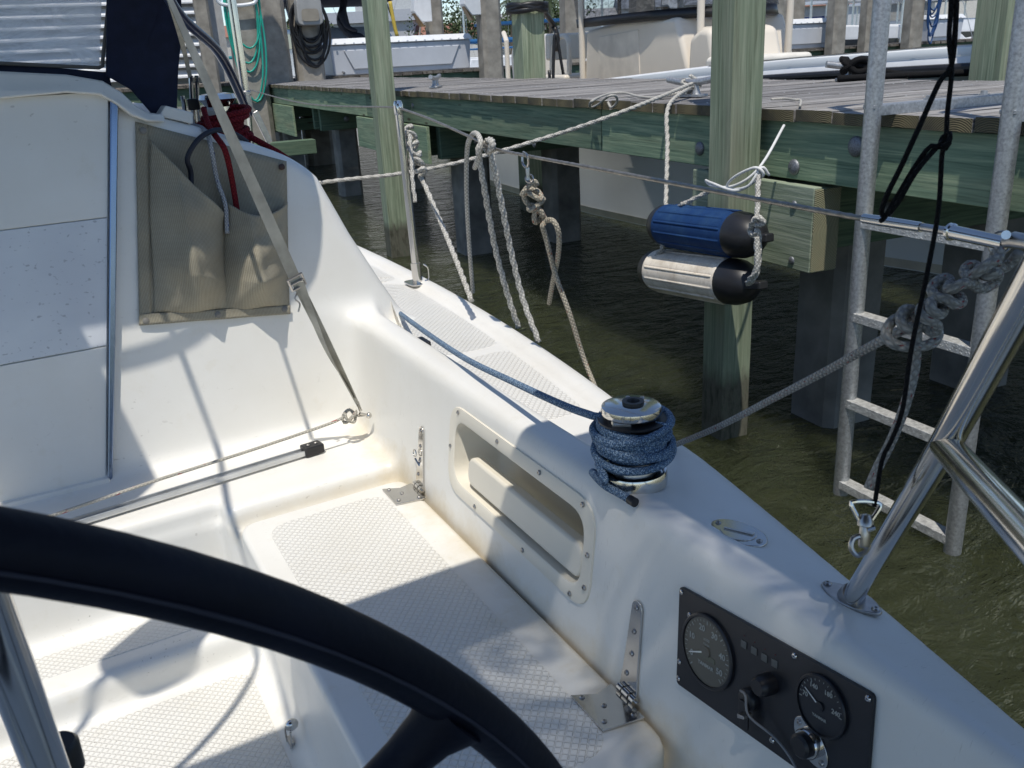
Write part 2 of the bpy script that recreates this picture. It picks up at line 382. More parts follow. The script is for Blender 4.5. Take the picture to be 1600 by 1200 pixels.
    def build(s, name, mat, parent=None, smooth=False, bevel=0, seg=2, angle=35, **tags):
        me = bpy.data.meshes.new(name); v = np.array(s.v, float)
        if parent is not None and 'M' in PM.get(parent.name, {}):
            Mi = PM[parent.name]['M']; v = (np.c_[v, np.ones(len(v))] @ Mi.T)[:, :3]
        me.from_pydata([tuple(x) for x in v], [], s.f)
        if s.uv:
            ul = me.uv_layers.new(name='UVMap'); arr = np.zeros((len(me.loops), 2)); k = 0
            for i, f in enumerate(s.f):
                u = s.uv.get(i)
                if u is not None: arr[k:k+len(f)] = u
                k += len(f)
            ul.data.foreach_set('uv', arr.ravel())
        for mm in (mat if isinstance(mat, (list, tuple)) else [mat]): me.materials.append(mm)
        if any(s.mi): me.polygons.foreach_set('material_index', s.mi)
        if smooth:
            me.polygons.foreach_set('use_smooth', [True]*len(me.polygons))
            if smooth != 'all': me.set_sharp_from_angle(angle=rad(angle))
        me.update()
        o = bpy.data.objects.new(name, me); COL.objects.link(o)
        if parent is not None: o.parent = parent; PM[o.name] = PM.get(parent.name, {})
        if bevel:
            b = o.modifiers.new('bevel', 'BEVEL'); b.width = bevel; b.segments = seg; b.limit_method = 'ANGLE'; b.angle_limit = rad(40); b.harden_normals = True
            me.polygons.foreach_set('use_smooth', [True]*len(me.polygons)); me.set_sharp_from_angle(angle=rad(30))
        for k, x in tags.items(): o[k] = x
        return o
PM = {}
def thing(name, label, cat, loc=(0, 0, 0), rz=0, group=None):
    o = bpy.data.objects.new(name, None); COL.objects.link(o); o.empty_display_size = .1
    Mx = Matrix.Translation(loc) @ Matrix.Rotation(rz, 4, 'Z'); o.matrix_world = Mx
    PM[o.name] = {'M': np.array(Mx.inverted())}
    o['label'] = label; o['category'] = cat
    if group: o['group'] = group
    return o
def single(mb, name, mat, label, cat, loc=None, group=None, **kw):
    """a thing that is one mesh: origin moved to loc"""
    loc = np.array(loc if loc is not None else mb.v[0], float)
    mb.v = [tuple(np.array(p)-loc) for p in mb.v]
    o = mb.build(name, mat, None, **kw); o.location = loc
    o['label'] = label; o['category'] = cat
    if group: o['group'] = group
    return o
def sub(o, *a): return o
def child_of(parent, key='M'): return parent
def smooth_path(pts, step=.01, closed=False):
    P = np.array(pts, float); n = len(P); out = []
    rngi = range(n if closed else n-1)
    for i in rngi:
        p0 = P[(i-1) % n] if (closed or i > 0) else 2*P[0]-P[1]
        p1 = P[i]; p2 = P[(i+1) % n]
        p3 = P[(i+2) % n] if (closed or i < n-2) else 2*P[-1]-P[-2]
        k = max(2, int(np.linalg.norm(p2-p1)/step))
        for t in np.arange(k)/k:
            out.append(.5*((2*p1)+(-p0+p2)*t+(2*p0-5*p1+4*p2-p3)*t*t+(-p0+3*p1-3*p2+p3)*t**3))
    if not closed: out.append(P[-1])
    return np.array(out)
def screw(parent, p, nml, r=.0042, name='screw', mat=None):
    nml = nrm(nml)
    b = MB().lathe(p, nml, [(r, 0), (r, r*.25), (r*.7, r*.6), (r*.33, r*.62), (r*.3, r*.25), (1e-6, r*.22)], 10)
    return b.build(name, mat or STEELR, parent, smooth=True)
def txt(s, size, P, X, Y, mat, parent, name='lettering', lift=.0004, align='CENTER', bold=0):
    cu = bpy.data.curves.new(name, 'FONT'); cu.body = s; cu.size = size; cu.align_x = align; cu.align_y = 'CENTER'; cu.extrude = lift/2; cu.offset = bold
    cu.resolution_u = 2
    to = bpy.data.objects.new('t', cu); COL.objects.link(to); dg = bpy.context.evaluated_depsgraph_get(); dg.update()
    me = bpy.data.meshes.new_from_object(to.evaluated_get(dg)); bpy.data.objects.remove(to)
    v = np.zeros(len(me.vertices)*3); me.vertices.foreach_get('co', v); v = v.reshape(-1, 3)
    X = nrm(X); Y = nrm(Y); N = np.cross(X, Y)
    w = np.array(P)+v[:, :1]*X+v[:, 1:2]*Y+(v[:, 2:]+lift/2)*N
    mb = MB(); mb.v = [tuple(q) for q in w]; mb.f = [list(p.vertices) for p in me.polygons]; mb.mi = [0]*len(mb.f)
    bpy.data.meshes.remove(me)
    return mb.build(name, mat, parent)

# ================================================================== THE SAILBOAT'S MOULDING
BOAT = thing('sailboat', 'white sailboat cockpit with navy steering wheel and canvas dodger, tied beside the dock', 'sailboat', (.5, 1.2, 0))
_hy = np.array([-.6, 0, .4, .5, .62, .756, .93, 1.25, 1.6, 2.135, 2.97, 3.66, 4.6, 5.5])
_hx = np.array([.60, .735, .846, .879, .92, .957, 1.003, 1.071, 1.145, 1.238, 1.326, 1.363, 1.37, 1.33])
_pc = np.polyfit(_hy, _hx, 5)
def xe(y): return np.polyval(_pc, y)
def sst(a, b, x):
    t = np.clip((x-a)/(b-a), 0, 1); return t*t*(3-2*t)
def xf(y): return .742+.052*(y-.89)
def xface(y, z): return xf(y)+.12*(z-.6)
def yb(z): return 2.36+.10*(z-.6)
def smax(a, b, r):
    h = np.maximum(r-np.abs(a-b), 0); return np.maximum(a, b)+h*h/(4*r)
def smin(a, b, r): return -smax(-a, -b, r)
def zdeck(x, y):
    xi = xf(y)+.035; e = xe(y)
    plateau = .930-.035*np.clip((x-xi)/np.maximum(e-xi, .05), 0, 1.2)
    ridge = sst(.115, .065, x-xi)
    fwdz = .862+.062*ridge+.016*sst(.075, .05, e-x)
    t = sst(1.10, 1.42, y)
    return plateau*(1-t)+fwdz*t
_cz = np.array([.2, .80, .87, .99, 1.14, 1.305, 1.39, 1.45, 1.52, 1.8]); _cx = np.array([1.25, 1.10, 1.04, .975, .90, .83, .765, .67, .44, -.2])
def xcab(z): return np.interp(z, _cz, _cx)
_TC = []          # cubby frame filled below
# frame of the coaming's inboard face: s runs aft, w up, n inboard
FT = nrm(A3(-.052, -1, 0)); _w = A3(.12, 0, 1.0); FN = nrm(np.cross(FT, _w)); FN = -FN if FN[0] > 0 else FN
FW = nrm(np.cross(FN, FT)); FW = -FW if FW[2] < 0 else FW
FP = A3(xface(1.3, .75), 1.3, .75)
def UF(u, v, off=0): return hit(u, v, FP+FN*off, FN)
def sw(p): return (p-FP) @ FT, (p-FP) @ FW
def FA(s, w, n=0): return FP+FT*s+FW*w+FN*n
cub = np.array([sw(UF(u, v)) for u, v in ((712, 655), (918, 800), (908, 930), (712, 745))])
CS0, CS1 = cub[[0, 3], 0].mean(), cub[[1, 2], 0].mean(); CW0, CW1 = cub[[2, 3], 1].mean(), cub[[0, 1], 1].mean()
def rbox2(s, w, s0, s1, w0, w1, r):
    qx = np.abs(s-(s0+s1)/2)-(s1-s0)/2+r; qy = np.abs(w-(w0+w1)/2)-(w1-w0)/2+r
    return np.hypot(np.maximum(qx, 0), np.maximum(qy, 0))+np.minimum(np.maximum(qx, qy), 0)-r
def fmould(x, y, z):
    dh = smax((z-zdeck(x, y))*.96, (x-xe(y)-.10*np.clip(z-.87, -.6, 0))*.95, .03)
    dh = smax(dh, -z-.25, .01)
    corner = smax(x-xface(y, z), y-yb(z)-.06, .17)
    v1 = smax(corner, .548-z, .03)
    wall = x-(.336+.05*(y-1.4))
    v2 = smax(smax(wall, y-2.085, .06), .29-z, .05)
    void = np.minimum(v1, v2)
    s = smax(dh, -void, .032)
    step = smax(1.865-y, z-.38, .03); step = smax(step, wall, .01)
    s = smin(s, step, .035)
    sh = smax(smax(2.085-y, x-.42, .03), z-.612, .03)
    sh2 = smax(smax(2.015-y, .352-x, .03), z-.612, .03)
    sh = smax(np.minimum(sh, sh2), np.maximum(x-xface(y, z), y-yb(z)), .001)
    s = smin(s, sh, .03)
    roof = 1.515-.38*(x-.40)-.2*np.clip(x-.55, 0, 1)**2
    cab = smax(smax((yb(z)-y)*.995, (x-xcab(z))*.86, .05), (z-roof)*.93, .035)
    s = smin(s, cab, .06)
    px, py, pz = x-FP[0], y-FP[1], z-FP[2]
    S_ = px*FT[0]+py*FT[1]+pz*FT[2]; W_ = px*FW[0]+py*FW[1]+pz*FW[2]; N_ = px*FN[0]+py*FN[1]+pz*FN[2]
    hole = smax(rbox2(S_, W_, CS0-.004, CS1+.004, CW0-.004, CW1+.004, .035), np.abs(N_)-.13, .004)
    return smax(s, -hole, .004)
def surface_nets(f, x0, x1, h, chunk=None):
    n = [int(round((b-a)/h))+1 for a, b in zip(x0, x1)]
    ax = [np.linspace(a, b, k, dtype=np.float32) for a, b, k in zip(x0, x1, n)]
    V = np.empty(n, np.float32)
    for i in range(0, n[0], 24):
        V[i:i+24] = f(ax[0][i:i+24, None, None], ax[1][None, :, None], ax[2][None, None, :])
    neg = V < 0; c = [slice(0, -1), slice(1, None)]
    allc = [neg[c[a], c[b], c[d]] for a in (0, 1) for b in (0, 1) for d in (0, 1)]
    cnt = sum(q.astype(np.int8) for q in allc); act = (cnt > 0) & (cnt < 8)
    idx = -np.ones(act.shape, np.int32); I = np.argwhere(act); idx[act] = np.arange(len(I))
    acc = np.zeros((len(I), 3)); num = np.zeros(len(I))
    corners = [(a, b, d) for a in (0, 1) for b in (0, 1) for d in (0, 1)]
    for p in corners:
        for k in range(3):
            if p[k] == 0:
                q = list(p); q[k] = 1
                va = V[I[:, 0]+p[0], I[:, 1]+p[1], I[:, 2]+p[2]]; vb = V[I[:, 0]+q[0], I[:, 1]+q[1], I[:, 2]+q[2]]
                mk = (va < 0) != (vb < 0); t = np.where(mk, va/(va-vb+1e-12), 0)
                pos = np.array(p, float)[None, :].repeat(len(I), 0); pos[:, k] += t
                acc[mk] += pos[mk]; num[mk] += 1
    P = (I+acc/num[:, None])*h+np.array(x0)
    F = []
    for k in range(3):
        sl0 = [slice(None)]*3; sl1 = [slice(None)]*3; sl0[k] = slice(0, -1); sl1[k] = slice(1, None)
        ch = neg[tuple(sl0)] != neg[tuple(sl1)]; J = np.argwhere(ch); a, b = [q for q in range(3) if q != k]
        ok = (J[:, a] > 0) & (J[:, b] > 0) & (J[:, a] < n[a]-1) & (J[:, b] < n[b]-1); J = J[ok]
        def g(da, db):
            K = J.copy(); K[:, a] -= da; K[:, b] -= db; return idx[K[:, 0], K[:, 1], K[:, 2]]
        quad = np.stack([g(0, 0), g(1, 0), g(1, 1), g(0, 1)], 1)
        inside = neg[J[:, 0], J[:, 1], J[:, 2]]
        flip = inside if k != 1 else ~inside
        quad[~flip] = quad[~flip][:, ::-1]; F.append(quad)
    F = np.concatenate(F)
    for _ in range(3):
        v0 = f(P[:, 0], P[:, 1], P[:, 2]); e = .002
        G = np.stack([(f(*(P+np.eye(3)[k]*e).T)-f(*(P-np.eye(3)[k]*e).T))/(2*e) for k in range(3)], 1)
        stp = np.clip(v0/np.maximum((G**2).sum(1), .2), -h*.5, h*.5)
        P -= G*stp[:, None]
    return P, F
def nets_obj(name, f, lo, hi, h, mat, parent):
    P, F = surface_nets(f, lo, hi, h)
    Mi = PM[parent.name]['M']; P = (np.c_[P, np.ones(len(P))] @ Mi.T)[:, :3]
    me = bpy.data.meshes.new(name); me.vertices.add(len(P)); me.vertices.foreach_set('co', P.ravel().astype(np.float32))
    me.loops.add(len(F)*4); me.loops.foreach_set('vertex_index', F.ravel().astype(np.int32))
    me.polygons.add(len(F)); me.polygons.foreach_set('loop_start', np.arange(0, len(F)*4, 4, dtype=np.int32))
    me.polygons.foreach_set('use_smooth', np.ones(len(F), bool)); me.materials.append(mat); me.update(calc_edges=True); me.validate()
    o = bpy.data.objects.new(name, me); COL.objects.link(o); o.parent = parent; return o
MOULD = nets_obj('cockpit_moulding', fmould, (-.9, -.3, -.27), (1.5, 4.7, 1.62), .0125, GEL, BOAT)

def zsurf(x, y, z0=1.2, z1=.2):
    zz = np.linspace(z0, z1, 400); v = fmould(np.full(400, x), np.full(400, y), zz); i = int(np.argmax(v < 0)); return zz[i]
def fillet(pts, r, n=5):
    out = []; N = len(pts); P = [np.array(p, float) for p in pts]
    for i in range(N):
        a, b, c = P[i-1], P[i], P[(i+1) % N]; u = nrm(a-b); w = nrm(c-b); k = r if np.isscalar(r) else r[i]
        k = min(k, np.linalg.norm(a-b)*.45, np.linalg.norm(c-b)*.45)
        for t in np.linspace(0, 1, n): out.append((1-t)**2*(b+u*k)+2*t*(1-t)*b+t*t*(b+w*k))
    return out
def slab(name, poly2, zf, th, r, mat, parent, bev=.003, **kw):
    """raised panel following a nearly flat surface"""
    pts = [A3(p[0], p[1], zf(p[0], p[1])) for p in fillet([A3(*p, 0) for p in poly2], r, 6)]
    lo = [p-A3(0, 0, th) for p in pts]
    a = sum((np.cross(pts[i]-pts[0], pts[i+1]-pts[0]) for i in range(1, len(pts)-1)), np.zeros(3))
    if a[2] < 0: lo = lo[::-1]
    return MB().prism(lo, (0, 0, th)).build(name, mat, parent, bevel=bev, seg=2, **kw)

# seat lid
def Lx0(y): return .361+.0519*(y-1.951)
def Lx1(y): return .786+.0468*(y-1.949)
lid = [(Lx0(.15), .15), (Lx1(.82)-.0, .82), (Lx1(1.949), 1.949), (Lx0(1.949), 1.949)]
lid = [(Lx0(.83), .83), (Lx1(.83), .83), (Lx1(1.949), 1.949), (Lx0(1.949), 1.949)]
LID = slab('seat_lid', lid, lambda x, y: .600, .236, [.03, .06, .045, .05], GEL, BOAT, bev=.014)
ins = .056
nsk = [(Lx0(.9)+ins, .83+ins), (Lx1(.9)-.078, .83+ins), (Lx1(1.9)-.078, 1.949-ins), (Lx0(1.9)+ins, 1.949-ins)]
slab('nonskid_panel', nsk, lambda x, y: .6012, .004, .06, GELN, LID, bev=.001)
# aft seat beyond the lid, under the wheel
slab('nonskid_panel', [(.0, 1.05), (.28, 1.05), (.31, 1.83), (-.45, 1.83), (-.45, 1.05)], lambda x, y: .2915, .004, .05, GELN, BOAT, bev=.001)
slab('nonskid_panel', [(-.45, 1.93), (.285, 1.93), (.285, 2.02), (-.45, 2.02)], lambda x, y: .3815, .004, .02, GELN, BOAT, bev=.001)
# side-deck panels
def deckpanel(y0, y1, skew=0, k=.045):
    L = []; R = []
    for y in np.linspace(y0, y1, 7):
        L.append((xf(y)+.165, y)); R.append((xe(y)-.085, y+skew))
    pts = L[::-1]+R if False else L+R[::-1]
    zf = lambda x, y: zsurf(x, y)+.0012
    b = MB(); q = fillet([A3(*p, 0) for p in pts], [k]+[.01]*5+[k, k]+[.01]*5+[k], 4)
    P = [A3(p[0], p[1], zf(p[0], p[1])) for p in q]
    a = sum((np.cross(P[i]-P[0], P[i+1]-P[0]) for i in range(1, len(P)-1)), np.zeros(3))
    if a[2] < 0: P = P[::-1]
    b.prism([p-A3(0, 0, .006) for p in P], (0, 0, .006)); b.build('nonskid_panel', GELN, BOAT, bevel=.001)
deckpanel(1.50, 1.98); deckpanel(2.03, 2.86); deckpanel(2.93, 4.3)

# ---- hinges of the seat lid
def hinge(ub, vb, ut, vt):
    # strap up the coaming face, plate on the lid
    s0, _ = sw(UF(ub, vb)); s1, w1 = sw(UF(ut, vt)); s = (s0+s1)/2
    w0 = sw(A3(xface(1, .6), 1, .607))[1]
    a, b = (s-.024), (s+.024)
    prof = [(a, w0), (b, w0), (b-.004, w0+.04)]
    n = 8
    top = [(s+.013*math.cos(t), w1-.013+.013*math.sin(t)) for t in np.linspace(0, math.pi, n)]
    pts = [FA(x, y, .0012) for x, y in prof+top+[(a+.004, w0+.04)]]
    mb = MB().prism(pts, FN*.0035)
    H = mb.build('hinge', STEEL, LID, bevel=.0008)
    for k, f in enumerate((.93, .68, .44, .2)):
        screw(H, FA(s+(0 if k < 3 else -.008), w0+(w1-w0)*f, .0047), FN, .0048)
    c = FA(s, w0, 0); base = A3(c[0], c[1], .6012)
    # plate on the lid
    L = .13; pl = [(-.055, -.1), (-.014, -.085), (.004, -.03), (-.02, -.012), (.02, -.012), (.05, -.012), (.05, -.05), (-.052, -.125)]
    # lid plate: trapezoid reaching inboard, knuckle at the joint
    q = [(-.038, -.012), (-.03, -.045), (-.052, -.085), (.045, -.085), (.058, -.012)]
    pp = [base+FT*x+A3(1, 0, 0)*y for x, y in q]
    pl = MB().prism(pp[::-1], A3(0, 0, .0038)).build('hinge_plate', STEEL, LID, bevel=.0008)
    for x, y in ((-.036, -.072), (.03, -.072), (.0, -.052), (.044, -.024)):
        screw(pl, base+FT*x+A3(y, 0, .0038), (0, 0, 1), .0048)
    for o_, l_ in ((-.018, .011), (-.004, .016), (.016, .011)):
        MB().cyl(base+FT*(o_)+A3(-.008, 0, .010), base+FT*(o_+l_)+A3(-.008, 0, .010), .0075, n=14).build('knuckle', STEEL, pl, smooth=True)
    MB().cyl(base+FT*-.024+A3(-.008, 0, .010), base+FT*.033+A3(-.008, 0, .010), .003, n=10).build('hinge_pin', STEELR, pl, smooth=True)
    return H, base
H1, hb1 = hinge(985, 1090, 998, 937); H2, hb2 = hinge(655, 765, 663, 668)
# pull ring hanging on the far hinge's pin
a = UF(648, 708, .012)
th = np.linspace(0, 2*math.pi, 20, endpoint=False)
MB().tube([a+FT*.009*math.cos(t)+FW*.009*math.sin(t) for t in th], .0015, 6, closed=True).build('ring', STEEL, H2, smooth=True)
MB().cyl(UF(648, 716, .012), UF(655, 728, .004), .003, n=8).build('toggle_pin', STEEL, H2, smooth=True)

# ---- storage tray in the coaming
def rr(s0, s1, w0, w1, r, n=6, off=0):
    q = fillet([A3(s0, w0, 0), A3(s1, w0, 0), A3(s1, w1, 0), A3(s0, w1, 0)], r, n)
    return [FA(p[0], p[1], off) for p in q]
TRAY = MB()
loops = [rr(CS0-.03, CS1+.03, CW0-.03, CW1+.03, .06, 7, .0), rr(CS0-.029, CS1+.029, CW0-.029, CW1+.029, .06, 7, .0035), rr(CS0-.004, CS1+.004, CW0-.004, CW1+.004, .05, 7, .006),
         rr(CS0+.001, CS1-.001, CW0+.001, CW1-.001, .048, 7, .003), rr(CS0+.006, CS1-.006, CW0+.004, CW1-.006, .045, 7, -.10), rr(CS0+.02, CS1-.02, CW0+.02, CW1-.02, .04, 7, -.115)]
nl = len(loops[0])
TRAY.add([p for l in loops for p in l], [(i*nl+k, i*nl+(k+1) % nl, (i+1)*nl+(k+1) % nl, (i+1)*nl+k) for i in range(len(loops)-1) for k in range(nl)]+[tuple((len(loops)-1)*nl+k for k in range(nl))])
TRAYO = TRAY.build('storage_tray', plain('tray_plastic', (.76, .71, .60), .38, 0, .04, 5), BOAT, smooth=True, angle=50)
fl = rr(CS0+.055, CS1-.012, CW0+.01, CW0+.078, .03, 6, -.034)
MB().prism(fl, FN*.03).build('tray_fiddle', MATS['tray_plastic'], TRAYO, bevel=.008, seg=3)
for s, w in ((.03, 1), (.38, 1), (.70, 1), (.98, 1), (1.04, .55), (.95, 0), (.62, 0), (.22, 0), (-.04, .5), (1.03, .12)):
    x = CS0+(CS1-CS0)*s; y = (CW0-.017) if w == 0 else (CW1+.017) if w == 1 else CW0+(CW1-CW0)*w
    screw(TRAYO, FA(np.clip(x, CS0-.017, CS1+.017), y, .0052), FN, .0052)

# ---- engine instrument panel
pc = {k: np.array(sw(UF(*p, .004))) for k, p in dict(tl=(1063, 915), tr=(1367, 1086), bl=(1037, 1052)).items()}
PX = nrm(pc['tr']-pc['tl']); PY = np.array([-PX[1], PX[0]]); PY = PY if PY[1] > 0 else -PY
PW = np.linalg.norm(pc['tr']-pc['tl']); PH = abs((pc['bl']-pc['tl']) @ PY); P0 = pc['tl']
PXv = FT*PX[0]+FW*PX[1]; PYv = FT*PY[0]+FW*PY[1]
def PA(a, b, n=0):      # a right from top-left, b down
    q = P0+PX*a-PY*b; return FA(q[0], q[1], n)
def pxy(u, v):
    q = np.array(sw(UF(u, v, .008)))-P0; return q @ PX, -(q @ PY)
PANEL = MB().prism(fillet([PA(0, PH), PA(PW, PH), PA(PW, 0), PA(0, 0)], .008, 5), FN*.006).build('instrument_panel', PANELB, BOAT, bevel=.0012)
def gauge(u, v, r, name, face, nums, needle, ticks, brand, fs):
    a, b = pxy(u, v); C = PA(a, b, .006)
    g = MB().lathe(C, FN, [(r*1.10, 0), (r*1.10, .004), (r*1.06, .0055), (r, .0055), (r, .003), (1e-6, .003)], 48).build(name, PANELB, PANEL, smooth=True, angle=25)
    MB().lathe(C+FN*.0033, FN, [(r*.985, 0), (1e-6, .0003)], 48).build('dial', face, g, smooth=True)
    wm = plain('dial_print', (.36, .37, .34), .6)
    C2 = C+FN*.004
    for t, ang in nums:
        t_ = rad(ang); txt(t, fs, C2+(PXv*math.cos(t_)+PYv*math.sin(t_))*r*.68, PXv, PYv, wm, g, 'numeral', bold=fs*.02)
    tk = MB()
    for k, ang in enumerate(ticks):
        t_ = rad(ang); d = PXv*math.cos(t_)+PYv*math.sin(t_); e = np.cross(FN, d)
        L = .12 if k % 5 == 0 else .07
        tk.box(C2+d*r*(.93-L/2), (r*L, r*.018 if L < .1 else r*.03, .0003), d, e, FN)
    tk.build('tick_marks', wm, g)
    t_ = rad(needle); d = PXv*math.cos(t_)+PYv*math.sin(t_); e = np.cross(FN, d)
    MB().prism([C2-d*r*.1-e*r*.03+FN*.0009, C2+d*r*.78-e*r*.012+FN*.0009, C2+d*r*.78+e*r*.012+FN*.0009, C2-d*r*.1+e*r*.03+FN*.0009], FN*.0005).build('needle', plain('needle_white', (.75, .75, .7), .5), g)
    MB().lathe(C2, FN, [(r*.17, 0), (r*.16, .002), (1e-6, .0022)], 20).build('needle_hub', face, g, smooth=True)
    if brand: txt(brand, fs*.62, C2-PYv*r*.42, PXv, PYv, wm, g, 'lettering', bold=fs*.012)
    return g, C
rT = np.linalg.norm(np.array(pxy(1144, 1040))-np.array(pxy(1066, 998)))/2*.93
gT, cT = gauge(1105, 1018, rT, 'tachometer', plain('tach_face', (.12, .11, .085), .35, 0, .1, 4), [('0', 205), ('10', 160), ('20', 108), ('30', 62), ('40', 12), ('50', -32)], 203, list(np.linspace(225, -45, 31)), 'YANMAR', rT*.26)
txt('x100', rT*.13, cT+FN*.004+PYv*rT*.36, PXv, PYv, MATS['dial_print'], gT, 'lettering'); txt('r/min', rT*.13, cT+FN*.004+PYv*rT*.22, PXv, PYv, MATS['dial_print'], gT, 'lettering')
MB().box(cT+FN*.0039-PYv*rT*.16, (rT*.75, rT*.14, .0006), PXv, PYv, FN).build('hour_counter', plain('lcd', (.13, .13, .09), .3), gT)
rG = rT*.72
gG, cG = gauge(1283, 1103, rG, 'temperature_gauge', plain('temp_face', (.015, .016, .02), .3), [('70', 168), ('140', 118), ('180', 62), ('240', 8)], 150, list(np.linspace(180, 0, 16)), 'YANMAR', rG*.24)
for i, (u, v) in enumerate(((1161, 1007), (1177, 1017), (1193, 1028), (1209, 1037))):
    a, b = pxy(u, v); MB().box(PA(a, b, .0066), (.0105, .0105, .0014), PXv, PYv, FN).build('warning_light', plain('warning_lens', (.09, .095, .09), .3), PANEL, bevel=.0005)
    txt('+-' if i == 0 else 'o', .004, PA(a, b-.012, .0062), PXv, PYv, plain('faded_red_print', (.16, .03, .03), .6), PANEL, 'lettering')
def knob(u, v, r, h, nm):
    a, b = pxy(u, v); C = PA(a, b, .006)
    return MB().lathe(C, FN, [(r, 0), (r, h*.6), (r*.9, h*.85), (r*.7, h), (1e-6, h)], 28).build(nm, BLACKP, PANEL, smooth=True, angle=50), C
k1, ck1 = knob(1202, 1068, .0145, .024, 'push_button')
k2, ck2 = knob(1172, 1092, .0155, .012, 'ignition_switch')
MB().prism(fillet([ck2+PXv*-.009+FN*.012, ck2+PXv*.009+FN*.012, ck2+PXv*.012-PYv*.040+FN*.012, ck2-PXv*.004-PYv*.040+FN*.012][::1], .006, 5), FN*.003).build('key_cover', BLACKP, k2, bevel=.001)
MB().prism([ck2+FN*.012-PYv*.012+PXv*.004, ck2+FN*.012-PYv*.010+PXv*.016, ck2+FN*.012-PYv*.014+PXv*.017, ck2+FN*.012-PYv*.018+PXv*.005], FN*.016).build('key', STEELR, k2, bevel=.0006)
# socket with oval steel plate
a, b = pxy(1266, 1160); cS = PA(a, b, .006)
ov = [cS+PXv*(.021*math.cos(t)+ .010*math.sin(t)*0)*1.15+PYv*.027*math.sin(t)*1.0 for t in th]
dq = nrm(PXv-PYv*.9); eq = np.cross(FN, dq)
ov = [cS+dq*.033*math.cos(t)+eq*.021*math.sin(t) for t in np.linspace(0, 2*math.pi, 32, endpoint=False)]
SOCK = MB().prism(ov, FN*.002).build('key_socket', STEEL, PANEL, bevel=.0006)
MB().lathe(cS, FN, [(.019, .002), (.019, .010), (.0175, .012), (.016, .012)], 28).build('socket_ring', STEEL, SOCK, smooth=True, angle=40)
MB().lathe(cS, FN, [(.0155, .002), (.0155, .02), (.012, .023), (1e-6, .023)], 28).build('socket_cap', BLACKP, SOCK, smooth=True, angle=40)
for t in (-1, 1): screw(SOCK, cS+dq*.026*t+FN*.002, FN, .004)
for u, v in ((1063, 925), (1039, 1046), (1240, 1025), (1355, 1092), (1205, 1157), (1076, 961), (1060, 1034)):
    a, b = pxy(u, v); screw(PANEL, PA(np.clip(a, .006, PW-.006), np.clip(b, .006, PH-.006), .006), FN, .0042, mat=STEEL)
lan = smooth_path([ck2+FN*.016+PYv*.014-PXv*.004, ck2+FN*.022+PYv*.016+PXv*.012, ck2+FN*.02+PXv*.018-PYv*.01, PA(*pxy(1215, 1150), .014), PA(*pxy(1240, 1185), .012), PA(*pxy(1262, 1215), .02)], .004)
MB().tube(lan, .0017, 7).build('lanyard', plain('grey_lanyard', (.22, .22, .22), .6), PANEL, smooth=True)

# ---- winch
WX, WY = .842, 1.075; WZ = zsurf(WX, WY, 1.1)-.001
WIN = MB().lathe((WX, WY, WZ), (0, 0, 1), [(.0565, 0), (.0565, .018), (.0545, .024), (.051, .025), (.049, .020), (.042, .022)], 56).build('winch', STEEL, BOAT, smooth=True, angle=30)
MB().lathe((WX, WY, WZ), (0, 0, 1), [(.042, .015), (.035, .035), (.034, .08), (.040, .108), (.044, .112)], 40).build('drum', STEELR, WIN, smooth=True)
MB().lathe((WX, WY, WZ), (0, 0, 1), [(.030, .105), (.058, .112), (.0585, .115), (.03, .119), (1e-6, .119)], 48).build('lower_jaw', BLACKP, WIN, smooth=True, angle=40)
MB().lathe((WX-.004, WY, WZ), (0, 0, 1), [(.03, .120), (.048, .123), (.050, .127), (.048, .136), (.042, .139), (1e-6, .139)], 48).build('upper_jaw', STEEL, WIN, smooth=True, angle=40)
MB().lathe((WX, WY, WZ+.138), (0, 0, 1), [(.018, 0), (.018, .006), (.011, .006), (.009, .001), (1e-6, 0)], 16).build('handle_socket', BLACKP, WIN, smooth=True, angle=30)
MB().prism([(WX-.045, WY+.012, WZ+.10), (WX-.052, WY-.012, WZ+.10), (WX-.03, WY-.035, WZ+.10), (WX-.026, WY-.028, WZ+.10)], (0, 0, .034)).build('stripper_arm', STEEL, WIN, bevel=.003)
for k in (.4, 1.2): screw(WIN, (WX+.03*math.cos(k), WY+.03*math.sin(k), WZ+.138), (0, 0, 1), .004)
# oval chrome deck plate
oc = Uz(1154, 828, .921); oz = zsurf(oc[0], oc[1], 1.1)
def odisc(a, b, z0, z1, n=40, nm='', mat=STEEL, parent=BOAT, be=.001):
    A_ = nrm(A3(.16, -1, -.02)); B_ = nrm(np.cross((0, 0, 1), A_))
    return MB().prism([A3(oc[0], oc[1], oz+z0)+A_*a*math.cos(t)+B_*b*math.sin(t) for t in np.linspace(0, 2*math.pi, n, endpoint=False)], (0, 0, z1-z0)).build(nm, mat, parent, bevel=be), A_, B_
OVP, oA, oB = odisc(.047, .030, 0, .005, nm='deck_plate', be=.002)
odisc(.028, .024, .005, .0065, nm='raised_centre', parent=OVP)
MB().prism([A3(oc[0], oc[1], oz+.0065)+oA*a+oB*b for a, b in ((-.02, -.010), (.022, .004), (.022, .010), (-.018, -.002))], (0, 0, .003)).build('latch_bar', STEEL, OVP, bevel=.001)
for k in (-1, 1): screw(OVP, A3(oc[0], oc[1], oz+.005)+oA*.037*k, (0, 0, 1), .0045)

